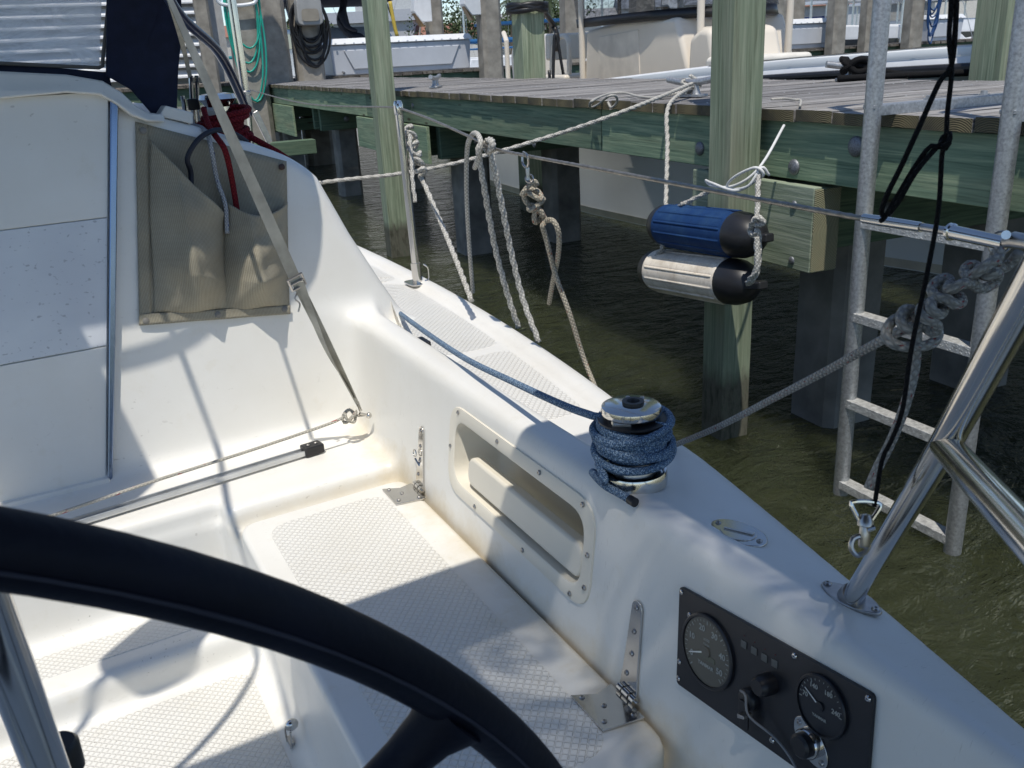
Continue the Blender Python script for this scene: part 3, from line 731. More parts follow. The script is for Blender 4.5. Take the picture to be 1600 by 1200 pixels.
# ---- stanchion and lifeline
sb = Uz(652, 437, .883); sb[2] = zsurf(sb[0], sb[1], 1.1)
MB().prism(fillet([sb+A3(a, b, -.001) for a, b in ((-.038, -.045), (.038, -.045), (.038, .045), (-.038, .045))], .022, 5), (0, 0, .005)).build('stanchion_base', STEEL, BOAT, bevel=.0015)
STTOP = Uy(621, 157, sb[1]+.01)
ax_ = nrm(STTOP-sb)
ST = MB().cyl(sb+A3(0, 0, .003), sb+ax_*.07, .0165, .0165, 20).build('stanchion', STEEL, BOAT, smooth=True)
MB().lathe(sb+ax_*.06, ax_, [(.0128, 0), (.0128, np.linalg.norm(STTOP-sb)-.10)], 20).build('stanchion_tube', STEEL, ST, smooth=True)
MB().lathe(STTOP-ax_*.045, ax_, [(.0145, 0), (.0155, .004), (.0155, .034), (.012, .044), (1e-6, .046)], 20).build('stanchion_cap', STEEL, ST, smooth=True)
MB().tube(smooth_path([sb+A3(.02, -.018, .065), sb+A3(.034, -.02, .05), sb+A3(.034, -.02, .012), sb+A3(.02, -.018, .006)], .004), .0028, 8).build('bail', STEEL, ST, smooth=True)
LA = STTOP-ax_*.022; LB = A3(.878, .507, 1.4)
LN = nrm(np.cross(LB-LA, (0, 0, 1)))
def UL(u, v, off=0): return hit(u, v, LA+LN*off, LN)
lifepts = [LA]+[UL(u, v) for u, v in ((672, 186), (737, 215), (768, 231), (822, 243), (950, 267), (1087, 293), (1220, 318), (1350, 342))]
lp = smooth_path(lifepts, .012)
MB().tube(lp, .0036, 9, lobes=6, lay=.03).build('lifeline', WIRE, BOAT, smooth='all')
# forward run of the lifeline to the next stanchion, and lower fittings
fs = STTOP+A3(.09, 2.1, .02)
MB().tube(smooth_path([LA, (LA+fs)/2-A3(0, 0, .03), fs], .05), .003, 8).build('lifeline', WIRE, BOAT, smooth=True)
fb = A3(xe(sb[1]+2.1)-.07, sb[1]+2.1, .88)
MB().cyl(fb, fs+A3(0, 0, .02), .0128, n=14).build('stanchion', STEEL, BOAT, smooth=True)
TB = MB().tube([UL(1350, 341), UL(1375, 345), UL(1440, 355)], [.0058, .0062, .0056], 14).build('turnbuckle', STEEL, BOAT, smooth=True)
MB().tube([UL(1435, 354), UL(1486, 362)], .0045, 12).build('threaded_rod', STEELR, TB, smooth=True)
MB().tube([UL(1484, 362), UL(1488, 362.6), UL(1489, 362.8), UL(1570, 380)], [.0095, .0095, .0078, .0072], 18).build('turnbuckle_body', STEEL, TB, smooth=True, angle=25)
MB().tube([UL(1568, 378), UL(1585, 375), UL(1640, 384)], [.006, .0085, .0075], 14).build('fork', STEELR, TB, smooth=True)
c = UL(1563, 380, -.012)
MB().tube([c+RGT*.0125*math.cos(t)+UPV*.0115*math.sin(t)-FWD*.004*math.sin(t) for t in th], .0011, 7, closed=True).build('split_ring', STEELR, TB, smooth=True)
MB().cyl(UL(1572, 367, -.014), UL(1572, 367, .014), .0045, n=12).build('clevis_pin', STEEL, TB, smooth=True)
# ---- stern rail
r0_ = Uz(1330, 928, .918); r0_[2] = zsurf(r0_[0]-.01, r0_[1], 1.1)
r1_ = Ud(1476, 695, .77); r2_ = Ud(1640, 395, .56)
d_ = nrm(r1_-r0_)
RAIL = MB().tube([r0_+d_*.004, r1_, r1_+(r2_-r1_)*.5, r2_, r2_+(r2_-r1_)*.4], .0127, 28).build('stern_rail', STEEL, BOAT, smooth=True)
q_ = Ud(1600, 832, .55)
MB().tube([r1_+(q_-r1_)*.02, q_, q_+(q_-r1_)*.8], .0127, 28).build('rail_brace', STEEL, RAIL, smooth=True)
fa = nrm(Uz(1371, 950, r0_[2])-Uz(1291, 908, r0_[2])); fb_ = np.cross((0, 0, 1), fa)
fp = fillet([r0_+fa*a+fb_*b for a, b in ((-.052, 0), (-.02, -.021), (.02, -.021), (.052, 0), (.02, .021), (-.02, .021))], .016, 5)
MB().prism(fp, (0, 0, .006)).build('rail_foot', STEELR, RAIL, bevel=.002)
MB().lathe(r0_+A3(0, 0, .004), d_, [(.0175, 0), (.0165, .012), (.0135, .022)], 24).build('rail_socket', STEELR, RAIL, smooth=True)
for k in (-1, 1): screw(RAIL, r0_+fa*.037*k+A3(0, 0, .006), (0, 0, 1), .0055)

# ---- deck block on the inner edge of the side deck
bq = Uz(664, 533, .90); bz = zsurf(bq[0], bq[1], 1.1)
MB().box((bq[0], bq[1]+.02, bz+.012), (.030, .060, .026), nrm((1, -.05, 0)), nrm((.05, 1, 0))).build('track_end_stop', BLACKP, BOAT, bevel=.004)
MB().box((bq[0]+.0, bq[1]+.24, bz+.008), (.022, .38, .014)).build('genoa_track', ALU, BOAT, bevel=.002)

# ---- companionway on the bulkhead
BN = nrm(A3(0, -1, .10)); BPt = A3(0, yb(.9), .9); BU = nrm(A3(0, .10, 1))
def UB(u, v, off=0): return hit(u, v, BPt+BN*off, BN)
def BA(x, z, n=0): return A3(x, yb(z), z)+BN*n
tT = UB(172, 157, .008); tB = UB(168, 742, .008)
def trimx(z): return tT[0]+(tB[0]-tT[0])*(z-tT[2])/(tB[2]-tT[2])
za, zb_, zc = UB(165, 340, .004)[2], UB(165, 540, .004)[2], UB(165, 743, .004)[2]
def board(z0, z1, nm, mat, sl=.012):
    # seam tilts a touch with the hatch
    x1a, x1b = trimx(z0)-.004, trimx(z1)-.004
    return MB().prism([BA(-.62, z0, -.01), BA(x1a, z0, -.01), BA(x1b, z1, -.01), BA(-.62, z1, -.01)], BN*.020).build(nm, mat, BOAT, bevel=.0015)
acr = plain('board_metal', (.33, .345, .38), .38, .55, .05, 5, bs=.08, bd=.001, bscale=60)
def spots():
    mt, nt, p = new_mat('spotted_board'); v = coords(nt, scale=(1, 1, 1.4))
    vo = node(nt, 'ShaderNodeTexNoise'); vo.inputs['Scale'].default_value = 75; vo.inputs['Detail'].default_value = 1; nt.links.new(v, vo.inputs['Vector'])
    f = noise(nt, v, 4, 3)
    nt.links.new(mixc(nt, ramp(nt, vo.outputs['Fac'], [(.66, (0, 0, 0)), (.74, (.8, .8, .8))]), ramp(nt, f, [(.3, (.60, .62, .66)), (.7, (.70, .72, .74))]), (.38, .39, .42)), p.inputs['Base Color'])
    p.inputs['Metallic'].default_value = .1; p.inputs['Roughness'].default_value = .42
    return mt
board(zc, zb_-.002, 'washboard', GEL); board(zb_+.001, za-.001, 'washboard', spots(), )['label'] = 'grey spotted middle board'; board(za+.001, tT[2]+.02, 'washboard', GEL)
s_ = MB().prism([BA(trimx(zc-.015), zc-.015, 0), BA(trimx(zc-.015)+.013, zc-.008, 0), BA(trimx(1.0)+.016, 1.0, 0), BA(trimx(tT[2])+.018, tT[2], 0), BA(trimx(tT[2]), tT[2]+.004, 0), BA(trimx(1.0), 1.0, 0)], BN*.019)
s_.build('companionway_trim', plain('trim_alloy', (.20, .26, .38), .16, .95, .04, 3), BOAT, bevel=.003)
MB().prism([BA(-.62, zc-.034, -.01), BA(trimx(zc)+.004, zc-.034, -.01), BA(trimx(zc)+.002, zc-.003, -.01), BA(-.62, zc-.003, -.01)], BN*.034).build('sill', GEL, BOAT, bevel=.004)
# sliding hatch and its hood
prof = [(-.9, 1.632), (-.3, 1.632), (.1, 1.622), (.25, 1.606), (.325, 1.588), (.362, 1.560), (.39, 1.525), (.415, 1.508), (.45, 1.502), (.45, 1.485), (.405, 1.488), (.37, 1.505), (.34, 1.535), (.31, 1.556), (.24, 1.566), (.1, 1.562), (-.9, 1.556)]
b0 = [A3(x, 2.425+.02*(1 if i < 9 else 0), z) for i, (x, z) in enumerate(prof)]
MB().prism(b0, (0, .85, 0)).build('companionway_hatch', GEL, BOAT, bevel=.006, seg=3)
MB().prism([A3(.44, 2.46, 1.497), A3(.52, 2.46, 1.472), A3(.525, 2.46, 1.50), A3(.46, 2.46, 1.522)], (0, .5, 0)).build('hatch_runner', GEL, BOAT, bevel=.004)
# ---- traveller track on the bridge deck
t0 = Uz(482, 706, .622); t1 = Uz(85, 828, .622); td = nrm(t1-t0); tn = np.cross((0, 0, 1), td)
TR = MB().box((t0+t1*1.0)/2+td*.2, (np.linalg.norm(t1-t0)+.4, .028, .006), td, tn).build('traveller_track', ALU, BOAT, bevel=.0012)
for o_ in (-.0115, .0115): MB().box((t0+t1)/2+td*.2+tn*o_+A3(0, 0, .006), (np.linalg.norm(t1-t0)+.4, .0045, .010), td, tn).build('track_rail', ALU, TR, bevel=.001)
ec = t0-td*.012+A3(0, 0, .006)
EC = MB().box(ec, (.055, .040, .026), td, tn).build('track_end_cap', BLACKP, TR, bevel=.004)
for k in (-1, 1): screw(EC, ec+td*.011*k+A3(0, 0, .013), (0, 0, 1), .0045)
for k in range(6): screw(TR, t0+td*(.03+k*.115)+A3(0, 0, .003), (0, 0, 1), .005)
# ---- eye at the bulkhead corner
an = Uy(568, 647, 2.2); pad = A3(an[0]+.028, an[1]+.02, an[2])
EYEB = MB().sphere(Uy(576, 649, 2.19), .009, 12).build('eye_bolt', STEEL, BOAT, smooth=True)
MB().cyl(Uy(576, 649, 2.19), Uy(562, 646, 2.185), .004, n=8).build('bolt_shank', STEEL, EYEB, smooth=True)
# ---- hasp on the lid's side
hp = Ux(466, 1128, .333); 
HS = MB().sphere(hp+A3(-.014, 0, 0), .013, 12, (1.1, .8, 1)).build('hasp', STEEL, LID, smooth=True)
lw = smooth_path([hp+A3(-.02, .006, .004), hp+A3(-.022, .030, -.03), hp+A3(-.022, .026, -.065), hp+A3(-.022, .0, -.055), hp+A3(-.02, -.008, -.01)], .006)
MB().tube(lw, .0022, 7).build('wire_loop', STEEL, HS, smooth=True)
MB().prism([hp+A3(-.012, .034, -.05), hp+A3(-.012, .006, -.05), hp+A3(-.012, .0, -.13), hp+A3(-.012, .028, -.14)], (-.01, 0, 0)).build('hasp_arm', STEELR, HS, bevel=.002)
MB().sphere(hp+A3(-.024, .02, -.115), .01, 10).build('rivet', STEEL, HS, smooth=True)

# ---- steering wheel
WT = rad(9); wN = A3(0, math.cos(WT), math.sin(WT)); wV = A3(0, -math.sin(WT), math.cos(WT)); wX = A3(1, 0, 0); wP = A3(0, .385, 1.3)
_q = np.array([(lambda p: ((p-wP) @ wX, (p-wP) @ wV))(hit(u, v, wP, wN)) for u, v in ((0, 808), (200, 834), (400, 889), (600, 980), (750, 1088), (890, 1205))])
_s = np.linalg.lstsq(np.c_[2*_q, np.ones(len(_q))], (_q**2).sum(1), rcond=None)[0]
wR = math.sqrt(_s[2]+_s[0]**2+_s[1]**2)-.0155; wc = wP+wX*_s[0]+wV*_s[1]
_sp = hit(705, 1112, wP, wN)-wc; SPA = math.atan2(_sp @ wV, _sp @ wX)
_sp2 = hit(610, 1200, wP, wN)-wc
# sunk in by half a rim so its far edge reads where the photograph has it
aa = np.linspace(0, 2*math.pi, 160, endpoint=False)
WH = MB().tube([wc+wX*wR*math.cos(t)+wV*wR*math.sin(t) for t in aa], .0160, 22, closed=True, upv=(0, 1, 0)).build('steering_wheel', LEATHER, BOAT, smooth='all')
hub = wc+wN*-.02
for k in range(5):
    t = SPA+2*math.pi/5*k
    dd = wX*math.cos(t)+wV*math.sin(t)
    MB().tube([hub+dd*.03, wc+dd*(wR-.08), wc+dd*(wR-.045), wc+dd*(wR-.025), wc+dd*(wR-.006)], [.0125, .0130, .0140, .0165, .024], 18).build('spoke', LEATHER, WH, smooth=True)
MB().lathe(hub-wN*.02, wN, [(.04, 0), (.045, .01), (.045, .04), (.03, .05)], 28).build('wheel_hub', STEEL, WH, smooth=True)
st = MB().tube([wc-wN*.0165+wX*(wR)*math.cos(t)+wV*(wR)*math.sin(t) for t in aa], .0011, 6, closed=True, lobes=2, lay=.006, upv=(0, 1, 0)).build('stitching', plain('navy_thread', (.02, .022, .04), .7), WH)
# pedestal guard
g0 = Ud(-28, 930, .46); g1 = Ud(84, 1230, .58)
PG = MB().tube([g0+(g0-g1)*.5, g0, g1, g1+(g1-g0)*3.0], .0127, 24).build('pedestal_guard', STEEL, BOAT, smooth=True)
gc = Ud(94, 1188, .62)
MB().lathe(gc+A3(0, 0, -.12), (0, 0, 1), [(.011, 0), (.011, .11), (.0145, .112), (.0145, .132), (.012, .135), (1e-6, .135)], 24).build('guard_collar', BLACKP, PG, smooth=True, angle=40)
PD = MB().lathe((-.32, .62, .29), (0, 0, 1), [(.15, 0), (.12, .03), (.085, .1), (.075, .6), (.095, .66), (1e-6, .67)], 28).build('pedestal', GEL, BOAT, smooth=True)

# ---- dodger (canvas over the companionway)
_cp = [Uy(166, 118, 2.545), Uy(205, 140, 2.53), Uy(236, 176, 2.52), Uy(276, 194, 2.50), Uy(279, 110, 2.50), Uy(285, 45, 2.50), Uy(283, -30, 2.50), Uy(300, -130, 2.45), Uy(168, -130, 2.53)]
DG = MB().prism(_cp, (.0, .012, 0)).build('dodger', NAVY, BOAT, bevel=.003)
w0 = Uy(167, -2, 2.585); w1 = Uy(162, 107, 2.585)
# front window: a clear vinyl pane with a fabric hem
pane = [A3(-.65, 2.62, 1.640), A3(.10, 2.61, 1.637), A3(w1[0]-.01, 2.585, w1[2]+.003), A3(w0[0]-.005, 2.585, w0[2]+.03), A3(w0[0]-.005, 2.585, 2.02), A3(-.65, 2.62, 2.02)]
MB().prism(pane, (0, .0015, 0)).build('dodger_window', VINYL, DG)
MB().prism([A3(-.65, 2.61, 1.598), A3(.12, 2.60, 1.60), A3(.36, 2.57, 1.560), A3(.36, 2.57, 1.606), A3(.12, 2.60, 1.643), A3(-.65, 2.61, 1.648)], (0, .006, 0)).build('window_hem', NAVY, DG, bevel=.002)
zp = plain('zip_tape', (.14, .125, .11), .7)
MB().tube([A3(-.65, 2.595, 1.645), A3(.12, 2.585, 1.640), A3(w1[0]-.012, 2.572, w1[2]+.002), A3(w1[0]-.003, 2.572, w1[2]+.006), A3(w1[0], 2.572, w1[2]+.02), A3(w0[0]+.003, 2.572, w0[2]), A3(w0[0]+.003, 2.572, 2.02)], .0045, 8).build('window_piping', zp, DG, smooth=True)
MB().tube([A3(w1[0]+.016, 2.572, 1.60), A3(w1[0]+.018, 2.572, w1[2]+.02), A3(w0[0]+.02, 2.572, w0[2]), A3(w0[0]+.02, 2.572, 2.02)], .003, 8).build('zip', zp, DG, smooth=True)
# roof canvas with a rounded aft corner
rf = [A3(-.75, 2.02, 2.07), A3(.12, 2.025, 2.065), A3(.36, 2.01, 2.06), A3(.52, 2.04, 2.04), A3(.64, 2.15, 1.99), A3(.67, 2.28, 1.94), A3(.67, 2.6, 1.90), A3(.40, 2.75, 2.0), A3(-.75, 2.8, 2.04)]
MB().prism(fillet(rf, .07, 4), (0, 0, .004)).build('dodger_top', NAVY, DG)
mt_ = Uy(388, 178, 2.78)
tp = Uy(262, -6, 2.3)
MB().tube(smooth_path([mt_, mt_+(tp-mt_)*.5+A3(.02, 0, .02), tp, A3(.39, 2.12, 2.045), A3(.1, 2.0, 2.055), A3(-.7, 2.0, 2.065)], .03), .0125, 16).build('dodger_bow', plain('navy_tube_sleeve', (.012, .02, .06), .3, 0, .1, 10, coat=.5), DG, smooth=True)
m2 = Uy(386, 160, 2.82); m3 = Uy(359, -20, 2.82)
MB().tube([m2, m3, m3+(m3-m2)*1.2], .0125, 18).build('frame_strut', STEEL, DG, smooth=True)
MB().lathe(m2-A3(0, 0, .03), nrm(m3-m2), [(.009, 0), (.015, .004), (.015, .05), (.0165, .052), (.0165, .06), (.0125, .064)], 18).build('strut_socket', STEELR, DG, smooth=True)
MB().box(m2+A3(.035, 0, -.075), (.018, .012, .10), nrm(A3(1, 0, .5)), (0, 1, 0), nrm(A3(-.35, 0, 1))).build('deck_hinge', STEELR, DG, bevel=.002)
# ---- bimini over the helm, outside the picture above
zbm = 2.30
by = .89
BM = MB()
def bq_(x0, x1, y0, y1): BM.box(((x0+x1)/2, (y0+y1)/2, zbm), (x1-x0, y1-y0, .004))
wx0, wx1, wy0, wy1 = .16, .50, .12, .635
bq_(-1.5, wx0, -1.9, by); bq_(wx1, 1.0, -1.9, by); bq_(wx0, wx1, wy1, by); bq_(wx0, wx1, -1.9, wy0)
BMO = BM.build('bimini', NAVY, BOAT)
MB().box(((wx0+wx1)/2, (wy0+wy1)/2, zbm+.004), (wx1-wx0+.03, wy1-wy0+.03, .0012)).build('bimini_window', VINYL2, BMO)
for yy in (by-.01, -.1): MB().tube(smooth_path([A3(-1.5, yy, zbm-.014), A3(.95, yy, zbm-.014), A3(1.02, yy-.05, 2.1), A3(.90, -.3, 1.4)], .05), .0125, 12).build('bimini_bow', STEEL, BMO, smooth=True)
MB().tube([A3(.10, 2.03, 2.07), A3(.096, 1.99, 2.10), A3(-.15, .86, 2.285)], .0085, 12).build('shadow_strut', STEEL, BMO, smooth=True)  # unseen strut added to throw the thin shadow line down the bulkhead
# ---- boom with its sail cover
MB().lathe((-.36, 1.55, 2.42), (0, 1, 0), [(.09, 0), (.17, .1), (.19, .8), (.2, 2.5)], 18).build('boom', NAVY, BOAT, smooth=True)
bpy.context.view_layer.update()

# ================================================================== LOOSE GEAR ON THE BOAT
def rope(name, pts, r, mat, label, cat='rope', group=None, step=.006, n=10, lobes=0, lay=.035, raw=False, extra=None):
    P = np.array(pts) if raw else smooth_path(pts, step)
    mb = MB().tube(P, r, n, lobes=lobes, lay=lay)
    for e in (extra or []): mb.tube(smooth_path(e, step), r, n, lobes=lobes, lay=lay)
    return single(mb, name, mat, label, cat, loc=P[0], group=group, smooth='all')

# ---- mesh storage pocket snapped to the bulkhead
c00, c10, c11, c01 = UB(217, 508), UB(452, 490), UB(447, 252), UB(211, 190)
def PK(u, v, h=0):
    x0 = c00[0]+(c10[0]-c00[0])*u; x1 = c01[0]+(c11[0]-c01[0])*u
    z0 = c00[2]+(c10[2]-c00[2])*u; z1 = c01[2]+(c11[2]-c01[2])*u
    return BA(x0+(x1-x0)*v, z0+(z1-z0)*v, h)
PKT = thing('storage_pocket', 'beige mesh storage pocket with two pouches snapped to the white cabin bulkhead', 'storage pocket', BA(c00[0], c00[2]))
def sheet(f, nu, nv, name, mat, parent, th=.0015):
    vs = [f(i/nu, j/nv) for j in range(nv+1) for i in range(nu+1)]
    fs = [(j*(nu+1)+i, j*(nu+1)+i+1, (j+1)*(nu+1)+i+1, (j+1)*(nu+1)+i) for j in range(nv) for i in range(nu)]
    o = MB().add(vs, fs).build(name, mat, parent, smooth='all')
    sm = o.modifiers.new('thickness', 'SOLIDIFY'); sm.thickness = th; sm.offset = 1
    return o
sheet(lambda u, v: PK(u, v, .003+.001*math.sin(9*u+4*v)), 24, 24, 'backing', FABRIC, PKT)
def pouch(u0, u1, topf, hmax, seed):
    def f(a, b):
        u = u0+(u1-u0)*a; vt = topf(a); v = .055+(vt-.055)*b
        e = (max(0, math.sin(math.pi*min(1, a)))**.85)*min(1, (b*3.2))**.7
        belly = hmax*e*(.75+.25*math.sin(math.pi*b*.8))
        fold = .006*math.sin(seed+9*a+5*b)*e+.010*math.exp(-((a-.28-.35*(1-b))/.07)**2)*e+.004*math.sin(seed*3+17*b-6*a)*e
        curl = .006*math.exp(-((b-1)/.05)**2)
        return PK(u+.008*math.sin(6*b+seed), v+.006*math.sin(8*a+seed), .006+belly+fold+curl)
    return f
tA = lambda a: .90-.30*a**.8 if a < .9 else .90-.30*a**.8
def tA(a): return .925-.33*a**.85
def tB(a): return .66+.08*(a**2)-.06*math.sin(math.pi*a)+.02*(1-a)
sheet(pouch(.085, .56, tA, .078, 1.0), 46, 60, 'pouch', FABRIC, PKT)
sheet(pouch(.545, .985, tB, .078, 2.3), 46, 60, 'pouch', FABRIC, PKT)
hem = MB()
for a, b in (((0, 0), (1, 0)), ((0, 0), (0, 1))):
    n = 20; w = .05 if a[0] == b[0] else .042
    P = []
    for t in np.linspace(0, 1, n): P.append((a[0]+(b[0]-a[0])*t, a[1]+(b[1]-a[1])*t))
    if a[0] == b[0]: sheet(lambda u, v: PK(u*.075, v, .006+.0015*math.sin(30*v)), 4, 40, 'hem', FABRIC, PKT)
    else: sheet(lambda u, v: PK(u, v*.058, .008+.002*math.sin(14*u)), 40, 4, 'hem', FABRIC, PKT)
snap = plain('dark_snap', (.06, .035, .03), .4, .4)
for u, v, m_ in ((.045, .965, FABRIC), (.96, .955, snap), (.04, .022, 0), (.5, .03, 0), (.96, .035, 0)):
    MB().lathe(PK(u, v, .008), BN, [(.0085, 0), (.0085, .003), (.006, .005), (1e-6, .005)], 16).build('snap', m_ if m_ is snap else plain('grey_snap', (.2, .19, .17), .6), PKT, smooth=True, angle=50)

# ---- lines that hang in the pocket and lie on the cabin winch
cw = Uy(350, 222, 2.60); cw[2] = 1.455
CWN = thing('cabin_winch', 'small cabin-top winch buried under red rope wraps', 'winch', cw)
MB().lathe(cw, (0, 0, 1), [(.05, -.06), (.05, -.03), (.034, -.02), (.032, .05), (.05, .07), (.046, .082), (.02, .086), (1e-6, .086)], 30).build('drum', STEEL, CWN, smooth=True, angle=30)
cc = Uy(356, 196, 2.60)
wr = []
for k in range(150):
    t = k/150; a = 2*math.pi*7.0*t+2.5; R = .050+.012*math.sin(7*t*5)+.006*t
    wr.append(cc+A3(-.012+R*1.1*math.cos(a), R*.8*math.sin(a), -.055+.095*t+.008*math.sin(a*1.0+1)))
rope('red_rope', wr+[Uy(395, 216, 2.56), Uy(420, 230, 2.52), Uy(446, 246, 2.49), Uy(462, 262, 2.6)], .0085, ROPER, 'thick red rope wrapped in fat turns on the cabin-top winch above the mesh pocket', 'rope', n=10, step=.02)
rope('red_rope', [Uy(318, 170, 2.52), Uy(326, 196, 2.46), Uy(338, 214, 2.41), Uy(352, 236, 2.38), PK(.60, .80, .03), PK(.63, .62, .03), PK(.64, .5, .03)], .0075, ROPER, 'red rope tail dropping from the cabin top into the mesh pocket', 'rope')
rope('flecked_rope', [Uy(300, 195, 2.6), Uy(318, 202, 2.46), Uy(328, 222, 2.40), PK(.50, .80, .025), PK(.55, .66, .03), PK(.56, .5, .03)], .006, ROPEWB, 'white rope with blue flecks hanging into the mesh pocket beside the red tail', 'rope')
rope('black_line', [PK(.32, .66, .04), PK(.33, .80, .03), Uy(293, 246, 2.38), Uy(312, 216, 2.38), Uy(340, 203, 2.42), Uy(368, 210, 2.45), Uy(386, 222, 2.48)], .0065, plain('black_line', (.012, .016, .03), .7), 'dark navy line looping over the cabin edge into the left pouch', 'rope')
# ---- webbing strap from the dodger to the corner eye
def strap(name, pts, w, mat, parent, side):
    P = smooth_path(pts, .02); mb = MB(); vs = []; n = len(P)
    T = np.gradient(P, axis=0); T /= np.linalg.norm(T, axis=1)[:, None]
    for i in range(n):
        sdir = np.array(side(i/(n-1)), float); sdir -= T[i]*(sdir @ T[i]); sdir = nrm(sdir); nn = np.cross(T[i], sdir)
        for a, b in ((-1, -1), (1, -1), (1, 1), (-1, 1)): vs.append(P[i]+sdir*a*w/2+nn*b*.0008)
    fs = [(i*4+k, i*4+(k+1) % 4, i*4+4+(k+1) % 4, i*4+4+k) for i in range(n-1) for k in range(4)]+[(3, 2, 1, 0), tuple((n-1)*4+k for k in range(4))]
    return mb.add(vs, fs).build(name, mat, parent, smooth=True, angle=40)
s0_ = Uy(262, -8, 1.9); s1_ = Uy(463, 440, 2.09); s2_ = Uy(562, 638, 2.19)
STR = thing('webbing_strap', 'grey webbing strap with steel buckle pulled tight down to the bulkhead corner', 'strap', s2_)
strap('webbing', [s0_, (s0_+s1_)/2, s1_], .027, WEB, STR, lambda t: (math.cos(1.05*(1-t)**1.3), math.sin(1.05*(1-t)**1.3), .25))
strap('tail_webbing', [s0_+A3(.004, .01, 0), Uy(283, 60, 2.3), Uy(297, 120, 2.66)], .012, WEB, STR, lambda t: (.5, .85, 0))
strap('tail_webbing', [s1_, s1_+(s2_-s1_)*.5, s2_], .024, WEB, STR, lambda t: (math.cos(1.5*t), -math.sin(1.5*t), 0))
strap('tail_webbing', [s1_+A3(.006, -.006, 0), s1_+(s2_-s1_)*.5+A3(-.012, -.008, 0), s2_+(s1_-s2_)*.1], .020, WEB, STR, lambda t: (math.cos(1.5*t+.6), -math.sin(1.5*t+.6), 0))
bd_ = nrm(s0_-s1_); bs_ = nrm(A3(1, 0, .25)-bd_*(A3(1, 0, .25) @ bd_)); bn_ = np.cross(bd_, bs_)
if bn_[1] > 0: bn_ = -bn_
for k in (-.016, 0, .016): MB().cyl(s1_+bd_*k-bs_*.018+bn_*.003, s1_+bd_*k+bs_*.018+bn_*.003, .0032, n=8).build('buckle_bar', STEELR, STR, smooth=True)
for k in (-.018, .018): MB().cyl(s1_-bd_*.017+bs_*k+bn_*.003, s1_+bd_*.017+bs_*k+bn_*.003, .0032, n=8).build('buckle_side', STEELR, STR, smooth=True)
MB().cyl(s2_+A3(-.004, 0, .02), s2_+A3(.002, 0, -.008), .0045, n=8).build('snap_hook', STEEL, STR, smooth=True)
ch = s1_-bd_*.03+bs_*-.01
MB().tube(smooth_path([ch, ch+A3(-.008, -.004, -.012), ch+A3(.002, -.004, -.026), ch+A3(-.004, -.004, -.045)], .004), .002, 6).build('chain', STEELR, STR, smooth=True)
# ---- traveller control line
c1 = Uy(546, 651, 2.19)
kn = [c1+A3(.018*math.cos(t*2.3), .012*math.sin(t*1.7), .016*math.sin(t*2.9)) for t in np.linspace(0, 7, 14)]
rope('control_line', [Uy(572, 648, 2.19)]+kn+[Uy(525, 658, 2.185), Uy(400, 701, 2.17), Uy(240, 752, 2.15), Uy(80, 806, 2.14), Uy(-60, 852, 2.13)], .0042, ROPECTL, 'white line with red flecks stretched across in front of the companionway', 'rope', n=8)

# ---- blue jib sheet: wraps on the winch, tail, lead from forward
wz = WZ
hel = []
turns = 7.6
for k in range(int(turns*26)):
    t = k/(turns*26); a = -2*math.pi*turns*t+2.2
    R = .052+.005*math.sin(t*19+1)+(.007*math.sin(a*1.0+t*9) if .15 < t < .8 else 0)+.004*(t > .5)
    hel.append(A3(WX+R*math.cos(a), WY+R*math.sin(a), wz+.034+.080*t+.006*math.sin(a+2+5*t)))
top = hel[-1]
lead = [Ud(612, 478, 3.0), A3(*Uz(640, 501, .925)), Uz(720, 556, .955), Uz(800, 596, .985), Uz(880, 633, 1.012)]
leadz = [p for p in lead]
tail = [hel[0], A3(WX-.05, WY+.028, wz+.035), A3(WX-.066, WY+.004, wz+.045), A3(WX-.074, WY-.02, wz+.03), Uz(926, 738, wz+.016), Uz(945, 758, wz+.012), Uz(966, 770, wz+.009), Uz(990, 784, wz+.009)]
SHEET = thing('jib_sheet', 'blue braided sheet led along the deck and wound in many turns on the winch', 'rope', (WX, WY, wz))
P = np.concatenate([smooth_path(leadz+[A3(WX-.045, WY+.045, wz+.113)], .006)[:-1], smooth_path(hel[::-1], .006)])
MB().tube(P, .0068, 12).build('wraps', ROPEB, SHEET, smooth='all')
MB().tube(smooth_path(tail, .004), .0068, 12).build('tail', ROPEB, SHEET, smooth='all')
e1, e0 = np.array(tail[-1]), np.array(tail[-2]); dd = nrm(e1-e0)
MB().cyl(e1-dd*.010, e1+dd*.004, .0078, n=14).build('tail_whipping', BLACKP, SHEET, smooth=True, angle=40)
# extra crossed turns lying over the wraps
for k, (R, z0, a0, tl) in enumerate(((.063, .078, .3, .010), (.064, .060, 2.4, -.012), (.061, .096, 4.0, .014))):
    q = [A3(WX+R*math.cos(t+a0), WY+R*math.sin(t+a0), wz+z0+tl*math.sin(t)) for t in np.linspace(0, 2*math.pi, 44, endpoint=False)]
    MB().tube(q, .0068, 12, closed=True).build('wraps', ROPEB, SHEET, smooth='all')

